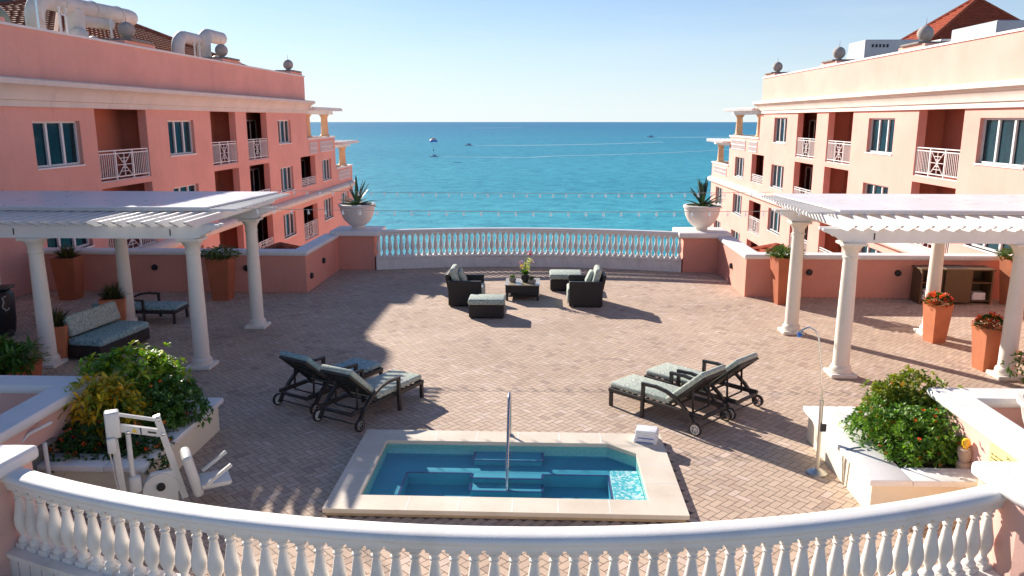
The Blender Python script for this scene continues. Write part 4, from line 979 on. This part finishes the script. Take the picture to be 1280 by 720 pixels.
# sofa
t=thing('loveseat','dark wicker loveseat with leaf-print cushions under left pergola','sofa',(-8.95,15.3,0),R(-8))
m=MB(); m.rbox(-.42,.42,-.78,.78,.04,.28,.02,1); m.build('base',M['wicker'],t)
m=MB(); m.M=Matrix.Translation((-.42,0,.28))@Matrix.Rotation(R(-15),4,'Y'); m.rbox(0,.07,-.78,.78,-.02,.52,.02,1); m.build('backrest',M['wicker'],t)
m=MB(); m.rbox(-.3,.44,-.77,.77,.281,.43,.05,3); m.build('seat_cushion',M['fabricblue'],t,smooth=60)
m=MB(); m.M=Matrix.Translation((-.32,0,.43))@Matrix.Rotation(R(-16),4,'Y'); m.rbox(0,.15,-.74,.74,0,.42,.06,3); m.build('back_cushion',M['fabric'],t,smooth=60)
# tapered planters
def planter(name,label,loc,rz,h,wt,wb,mat,kind,group='tall tapered terracotta planters'):
    t=thing(name,label,'planter',loc,rz,group)
    m=MB(); n=m.av([(sx*wb/2,sy*wb/2,0) for sx,sy in ((-1,-1),(1,-1),(1,1),(-1,1))]); k=m.av([(sx*wt/2,sy*wt/2,h) for sx,sy in ((-1,-1),(1,-1),(1,1),(-1,1))]); i2=m.av([(sx*(wt/2-.04),sy*(wt/2-.04),h) for sx,sy in ((-1,-1),(1,-1),(1,1),(-1,1))]); d=m.av([(sx*(wt/2-.05),sy*(wt/2-.05),h-.08) for sx,sy in ((-1,-1),(1,-1),(1,1),(-1,1))])
    for i in range(4): j=(i+1)%4; m.af((n+i,n+j,k+j,k+i)); m.af((k+i,k+j,i2+j,i2+i)); m.af((i2+i,i2+j,d+j,d+i))
    m.af((n+3,n+2,n+1,n)); m.build('pot',M[mat],t,smooth=0,recalc=False)
    m=MB(); m.poly([(sx*(wt/2-.05),sy*(wt/2-.05),h-.06) for sx,sy in ((-1,-1),(1,-1),(1,1),(-1,1))]); m.build('soil',M['soil'],t,smooth=0)
    m=MB(); tips=[]
    if kind=='spike':
        for i in range(170):
            a=random.random()*2*PI; p=Vector((math.cos(a)*.1*random.random(),math.sin(a)*.1,h-.05)); el=random.uniform(.35,1.5)
            leaf(m,p,Vector((math.cos(a)*math.cos(el),math.sin(a)*math.cos(el),math.sin(el))),random.uniform(.25,.5),.03,vary(random.choice([(.06,.08,.03),(.09,.1,.03),(.05,.07,.02),(.12,.08,.04)])),.1,.1)
    elif kind=='lush':
        for i in range(420):
            a=random.random()*2*PI; r=wt*.75*random.random()**.6; p=Vector((math.cos(a)*r,math.sin(a)*r,h+random.uniform(-.02,.3)*(1-r/wt*.6))); leaf(m,p,Vector((math.cos(a),math.sin(a),random.uniform(-.2,.9))),random.uniform(.1,.17),.06,vary(random.choice([(.05,.12,.02),(.09,.17,.02),(.04,.09,.015),(.14,.2,.02)])))
    else:
        for i in range(620):
            v=rnd().normalized(); v.z=abs(v.z); p=Vector((v.x*wt*.52,v.y*wt*.52,h-.02+v.z*.2)); leaf(m,p,v+Vector((0,0,.2)),.07,.035,vary(random.choice(DK+[(.08,.13,.02)])))
            tips.append((p,v))
    m.build('foliage',M['leaf'],t,smooth=0,recalc=False,colattr=True)
    if kind=='flower':
        f=MB()
        for p,v in tips[:55]:
            c=random.choice([(.6,.05,.05),(.7,.12,.06),(.65,.2,.05)])
            for k in range(8): u=rnd().normalized()*.022; leaf(f,p+v*.05+u,v+u*20,.04,.035,vary(c,.25),0,0)
        f.build('blossoms',M['petal'],t,smooth=0,recalc=False,colattr=True)
    return t
planter('tall_planter','tapered terracotta planter with red flowers beside back pergola column, right side',(8.36,16.6,0),R(12),.84,.42,.3,'terra','flower')
planter('tall_planter','tapered terracotta planter with red flowers beside front pergola column, far right',(8.4,14.7,0),R(10),.84,.42,.3,'terra','flower')
planter('tall_planter','tall dark planter with green bush against right wall, behind inner column',(6.15,20.1,0),R(8),1.22,.55,.36,'terradark','lush')
planter('tall_planter','tall orange planter with green bush against right wall, beyond towel cabinet',(12.0,20.2,0),R(20),1.22,.55,.36,'terra','lush')
planter('tall_planter','tall dark planter with leafy bush against left wall, left of the inner columns',(-8.45,20.0,0),R(3),1.12,.6,.42,'terradark','lush')
planter('tall_planter','tall dark planter against the left wall, farthest to the left',(-12.5,19.9,0),R(5),1.12,.6,.42,'terradark','spike')
planter('tall_planter','shaded terracotta planter with spiky plant behind the loveseat',(-9.7,16.95,0),R(20),.72,.52,.42,'terra','spike')
planter('tall_planter','shaded terracotta planter with spiky plant at near end of the loveseat',(-9.55,14.55,0),R(20),.72,.46,.34,'terra','spike')
planter('planter_box','wide low terracotta box full of long bright leaves, left edge',(-9.65,12.75,0),R(2),.42,1.2,1.1,'terradark','lush',None)
m=shrub('spider_plant','arching bright green strap leaves in the low box at left edge',(-9.65,12.75,.42),[(0,0,.16,.55,.45,.2),(.4,.0,.14,.35,.4,.18)],1100,.28,.045,[(.06,.16,.02),(.1,.24,.03),(.04,.1,.015)],None,False,7,cat='plant')
shrub('green_shrub','green shrub tips with red buds at the right edge, by the column',(8.62,13.6,.1),[(0.1,0,.3,.42,.4,.28)],700,.09,.04,[(.07,.15,.02),(.12,.2,.02)],(18,OR,1.))
# cart
t=thing('utility_cart','black covered cart with coiled pale cord at the left edge','cart',(-11.95,16.3,0),R(10))
m=MB(); m.lathe([(.3,.05),(.34,.3),(.36,.9),(.3,1.0),(.1,1.03)],0,0,0,14); m.build('body',M['black'],t)
m=MB(); m.rbox(-.3,.35,-.2,.2,1.031,1.1,.03,2); m.build('lid',M['alu'],t)
m=MB(); m.tube([(.3+.02*math.sin(5*a),-.22+.12*math.cos(a),.75+.16*math.sin(a)) for a in [2*PI*i/24 for i in range(25)]],.012,6); m.build('cord',M['wire'],t)
for i in (-1,1): m=MB(); m.M=Matrix.Translation((.3*i,-.2,.08))@Matrix.Rotation(PI/2,4,'X'); m.lathe([(.08,-.02),(.08,.02)],0,0,0,16); m.build('wheel',M['alu'],t)
# towel cabinet
t=thing('towel_cabinet','brown rattan towel station with open shelves against right wall','cabinet',(10.55,20.4,0))
m=MB(); m.rbox(-.33,.33,-.33,.33,.06,.93,.01,1); m.build('centre_bin',M['wood'],t)
for s in (-1,1):
    a,b2=sorted((s*.34,s*.38)); a2,b3=sorted((s*.86,s*.9)); m=MB()
    m.box(a,b2,-.26,.26,.05,.88); m.box(a2,b3,-.26,.26,.0,.88); m.box(min(s*.379,s*.861),max(s*.379,s*.861),.23,.26,.05,.88); m.build('side_unit',M['wood'],t,smooth=0)
for s in (-1,1):
    for z in (.08,.55): m=MB(); m.box(min(s*.38,s*.86),max(s*.38,s*.86),-.25,.229,z,z+.025); m.build('shelf',M['wood'],t,smooth=0)
    m=MB(); m.rbox(min(s*.34,s*.93),max(s*.34,s*.93),-.3,.3,.881,.92,.008,1); m.build('top',M['wood'],t)
m=MB(); m.box(-.25,.25,-.2,.25,.931,.935); m.build('bin_opening',M['black'],t,smooth=0)
towels('towel_pile',(11.17,20.37,.106),0,3,'pile of white towels on lower right shelf of the cabinet',.36,.3,False)
towels('towel_pile',(9.93,20.37,.106),0,4,'pile of white towels on lower left shelf of the cabinet',.36,.3,False)
towels('towel_pile',(11.17,20.37,.3),0,1,'single white towel above the pile in right side of the cabinet',.38,.3,False) if False else None
# shower
t=thing('outdoor_shower','slim metal outdoor shower with curved neck by right planter','shower',(3.69,9.98,0))
m=MB(); m.lathe([(.13,0),(.13,.02),(.08,.05),(.04,.07)],0,0,0,24); m.build('base',M['gold'],t)
m=MB(); m.tube([(0,0,.05),(-.02,0,1.04)],.025,12); m.build('post',M['gold'],t)
m=MB(); pts=[(-.02,0,1.04),(-.06,.01,1.5),(-.12,.02,1.88),(-.17,.03,1.98),(-.25,.03,2.02),(-.33,.02,1.99),(-.38,.01,1.93)]; m.tube(pts,.011,8); m.build('neck',M['steel'],t)
m=MB(); m.M=Matrix.Translation((-.385,.01,1.94))@Matrix.Rotation(R(-35),4,'Y'); m.lathe([(.012,.02),(.02,-.01),(.035,-.03),(.035,-.04)],0,0,0,14); m.build('shower_head',M['bluepaint'],t)
m=MB(); m.box(-.02,.05,-.06,-.03,.62,.72); m.build('valve',M['black'],t,smooth=0)
t=thing('foot_tap','bent steel tap pipe on the left side of right planter','tap',(3.9,9.62,0)); m=MB(); m.tube([(0,0,.02),(-.03,0,.4),(0,0,.5),(.12,.02,.52),(.2,.04,.52)],.013,8); m.build('pipe',M['steel'],t)
# fountain-like fixture with amber cap
t=thing('filter_housing','two-tier beige fixture with amber cap behind right planter shrub','fixture',(5.16,9.2,.38)); t.scale=(.78,.78,.82)
m=MB(); m.lathe([(.11,0),(.11,.2),(.09,.22)],0,0,0,16); m.build('lower_drum',M['beige'],t)
m=MB(); m.lathe([(.07,.221),(.08,.24),(.1,.3),(.1,.4),(.08,.42)],0,0,0,16); m.build('upper_drum',M['beige'],t)
m=MB(); m.lathe([(.035,.421),(.035,.46),(.06,.47),(.062,.53),(.045,.57),(.01,.585)],0,0,0,16); m.build('amber_cap',M['yellow'],t)
# rules sign on the wall arm face (x=5.23 facing -x)
t=thing('rules_sign','yellow notice board with rows of small dark text on pink wall','sign',(5.222,8.35,.55))
m=MB(); m.box(-.01,.0,-.45,.45,-.3,.42); m.build('board',basic('sign_yellow',(.82,.72,.3),.5,.04,3),t,smooth=0)
tx=[('SPA RULES',.05,.365)]+[(s,.036,.3-.047*i) for i,s in enumerate(('NO LIFEGUARD ON DUTY','SHOWER BEFORE ENTERING THE SPA','NO FOOD OR GLASS IN THE WATER','MAXIMUM WATER TEMPERATURE 104','CHILDREN MUST BE SUPERVISED','NO DIVING AND NO RUNNING','DO NOT SWALLOW THE WATER'))]
for s_,sz,z in tx:
    cu=bpy.data.curves.new('lettering','FONT'); cu.body=s_; cu.size=sz; cu.align_x='CENTER' if sz>.04 else 'LEFT'; cu.extrude=.0005
    o=bpy.data.objects.new('lettering',cu); C.objects.link(o); me=bpy.data.meshes.new_from_object(o); bpy.data.objects.remove(o)
    o=bpy.data.objects.new('lettering',me); C.objects.link(o); me.materials.append(M['ink']); o.parent=t; o.location=(-.0115,0 if sz>.04 else .41,z); o.rotation_euler=(PI/2,0,-PI/2)
# stair handrail and slate box, left
t=thing('stair_rail','thin white bent handrail near the left stair corner','handrail',(-6.25,8.6,0))
m=MB(); m.tube([(0,0,.0),(0,0,.85),(.05,.1,.93),(.18,.35,.98)],.02,8); m.build('bent_tube',M['white'],t); m=MB(); m.tube([(.3,.0,.0),(.3,0,.86)],.025,8); m.build('post',M['white'],t)
t=thing('equipment_box','low grey box with slate top beside the left planter','box',(-6.55,8.75,0)); 
m=MB(); m.rbox(-.35,.35,-.3,.35,0,.66,.02,1); m.build('body',M['greyslab'],t); m=MB(); m.rbox(-.4,.4,-.34,.4,.661,.7,.01,1); m.build('lid',M['greyslab'],t)
# pool lift
t=thing('pool_lift','white pool lift with seat and boom standing before the left planter','pool lift',(-4.98,8.45,0),R(30))
m=MB(); m.rbox(-.2,.5,-.22,.22,0,.12,.03,2); m.build('base',M['liftwhite'],t)
m=MB(); m.bar((.02,0,.1),(-.02,0,1.0),.075,.075,up=(1,0,0)); m.build('mast',M['liftwhite'],t)
m=MB(); m.rbox(-.1,.06,-.08,.08,1.02,1.34,.025,3); m.rbox(-.1,.0,-.13,-.06,.86,1.05,.02,2); m.build('battery_box',M['liftwhite'],t)
m=MB(); m.tube([(-.08,-.1,.88),(-.05,-.11,.5),(0,-.1,.15)],.009,6); m.tube([(-.04,-.1,.88),(-.03,-.11,.5),(.03,-.1,.15)],.008,6); m.build('cable',M['wire'],t)
m=MB(); m.bar((.0,-.05,1.32),(.46,-.05,1.16),.035,.035); m.build('upper_arm',M['liftwhite'],t)
arm=MB(); arm.bar((.0,.0,1.14),(.5,.0,.97),.06,.085); ob=arm.build('boom',M['liftwhite'],t)
m=MB(); 
def onarm(u,dz): return (.0+.5*u,-.032,1.14-.17*u+dz)
a_=onarm(.34,-.03);b_=onarm(.46,-.03);c_=onarm(.4,.035); m.poly([a_,b_,c_]); m.build('warning_label',M['sticker'],ob,smooth=0,recalc=False)
m=MB(); a_=onarm(.52,-.04);b_=onarm(.55,-.04);c_=onarm(.55,.04);d_=onarm(.52,.04); m.poly([a_,b_,c_,d_]); a_=onarm(.68,-.012);b_=onarm(.86,-.012);c_=onarm(.86,.012);d_=onarm(.68,.012); m.poly([a_,b_,c_,d_]); m.build('label_mark',M['black'],ob,smooth=0,recalc=False)
for px_,pz_ in ((.0,1.14),(.5,.97),(.46,1.16),(.0,1.32),(.13,1.06)):
    m=MB(); m.M=Matrix.Translation((px_,-.03,pz_))@Matrix.Rotation(PI/2,4,'X'); m.lathe([(.02,-.02),(.02,.025),(.01,.03)],0,0,0,12); m.build('pivot_bolt',M['steel'],t)
m=MB(); m.tube([(.13,.0,1.08),(.13,0,.55),(.16,0,.4)],[.03,.03,.02],10); m.build('actuator',M['liftwhite'],t)
m=MB(); m.rbox(.08,.22,-.07,.07,.28,.5,.05,3); m.build('motor',M['liftwhite'],t)
m=MB(); m.bar((.45,0,1.2),(.68,0,.1),.07,.075,up=(1,0,0)); m.build('seat_mast',M['liftwhite'],t)
m=MB(); m.M=Matrix.Rotation(PI/2,4,'X'); m.lathe([(.2,-.06),(.2,.06)],.42,.28,0,20); m.rbox(.3,.62,.06,.5,-.05,.05,.05,2); m.build('side_cover',M['liftwhite'],t)
m=MB(); m.M=Matrix.Rotation(PI/2,4,'X'); m.lathe([(.05,0),(.05,.09)],.42,.32,0,12); m.build('hub',M['black'],t)
m=MB(); m.M=Matrix.Translation((.78,0,.12))@Matrix.Rotation(R(-12),4,'Y'); m.rbox(.0,.12,-.2,.2,0,.56,.05,3); m.build('seat_back',M['liftwhite'],t,smooth=60)
m=MB(); m.rbox(.86,1.22,-.2,.2,.22,.29,.03,2); m.build('seat',M['liftwhite'],t)
for s in (-1,1): m=MB(); m.bar((.92,s*.22,.3),(1.22,s*.22,.5),.035,.04); m.build('armrest',M['liftwhite'],t)
# urns with agave
def urn(label,loc):
    t=thing('agave_urn',label,'planter',loc,0,'round white bowls of agave on the far pedestals')
    m=MB(); m.lathe([(.2,0),(.22,.05),(.2,.09),(.3,.14),(.46,.3),(.56,.5),(.6,.7),(.6,.74),(.64,.76),(.64,.83),(.6,.85),(.55,.85),(.53,.78)],0,0,0,36); m.build('bowl',M['bowl'],t,smooth=40)
    m=MB(); m.lathe([(.54,.79),(.3,.82),(.01,.83)],0,0,0,20,False); m.build('soil',M['soil'],t)
    m=MB()
    for i in range(20):
        a=i*2.4; el=R(random.choice([75,60,45,28,18])+random.uniform(-6,6)); l=random.uniform(.75,1.1); w=.16
        d=Vector((math.cos(a)*math.cos(el),math.sin(a)*math.cos(el),math.sin(el))); s=Vector((-math.sin(a),math.cos(a),0)); up=s.cross(d)*-1
        if up.z<0: up=-up
        m.col=vary(random.choice([(.1,.17,.1),(.13,.2,.12),(.08,.13,.08)]),.2); prev=None
        for j in range(7):
            u=j/6; ww=w*(.7+.6*u)*(1-u)**.6 if u<1 else .001; c=Vector((0,0,.8))+d*l*u-Vector((0,0,.22*l*u*u*math.cos(el)*1.2))
            k=m.av([c-s*ww/2+up*.03*(1-u),c,c+s*ww/2+up*.03*(1-u),c+up*-.03*(1-u)])
            if prev is not None: m.af((prev,prev+1,k+1,k)); m.af((prev+1,prev+2,k+2,k+1)); m.af((prev+3,prev,k,k+3)); m.af((prev+2,prev+3,k+3,k+2))
            prev=k
    m.build('agave_leaves',M['leaf'],t,smooth=60,recalc=False,colattr=True)
    m=MB()
    for i in range(160): a=random.random()*6.28; r=.5*random.random()**.5; leaf(m,Vector((math.cos(a)*r,math.sin(a)*r,.8)),Vector((math.cos(a),math.sin(a),1)),.09,.04,vary((.07,.13,.02)))
    m.build('ground_foliage',M['leaf'],t,smooth=0,recalc=False,colattr=True); return t
for l_,p_ in (('white bowl of agave on the left pedestal, in shade',(-5.91,24.72,1.25)),('white bowl of agave on the right pedestal, in sunlight',(4.93,24.78,1.25))):
    u_=urn(l_,p_); u_.scale=(.91,.91,.93)
t=thing('stone_urn','white stone bowl cut by the right edge of the picture','planter',(6.3,9.25,.6))
m=MB(); m.lathe([(.25,-.6),(.25,.0),(.2,.05),(.33,.2),(.42,.45),(.46,.62),(.5,.65),(.5,.71),(.44,.71),(.4,.6)],0,0,0,32); m.build('bowl',M['bowl'],t,smooth=40)
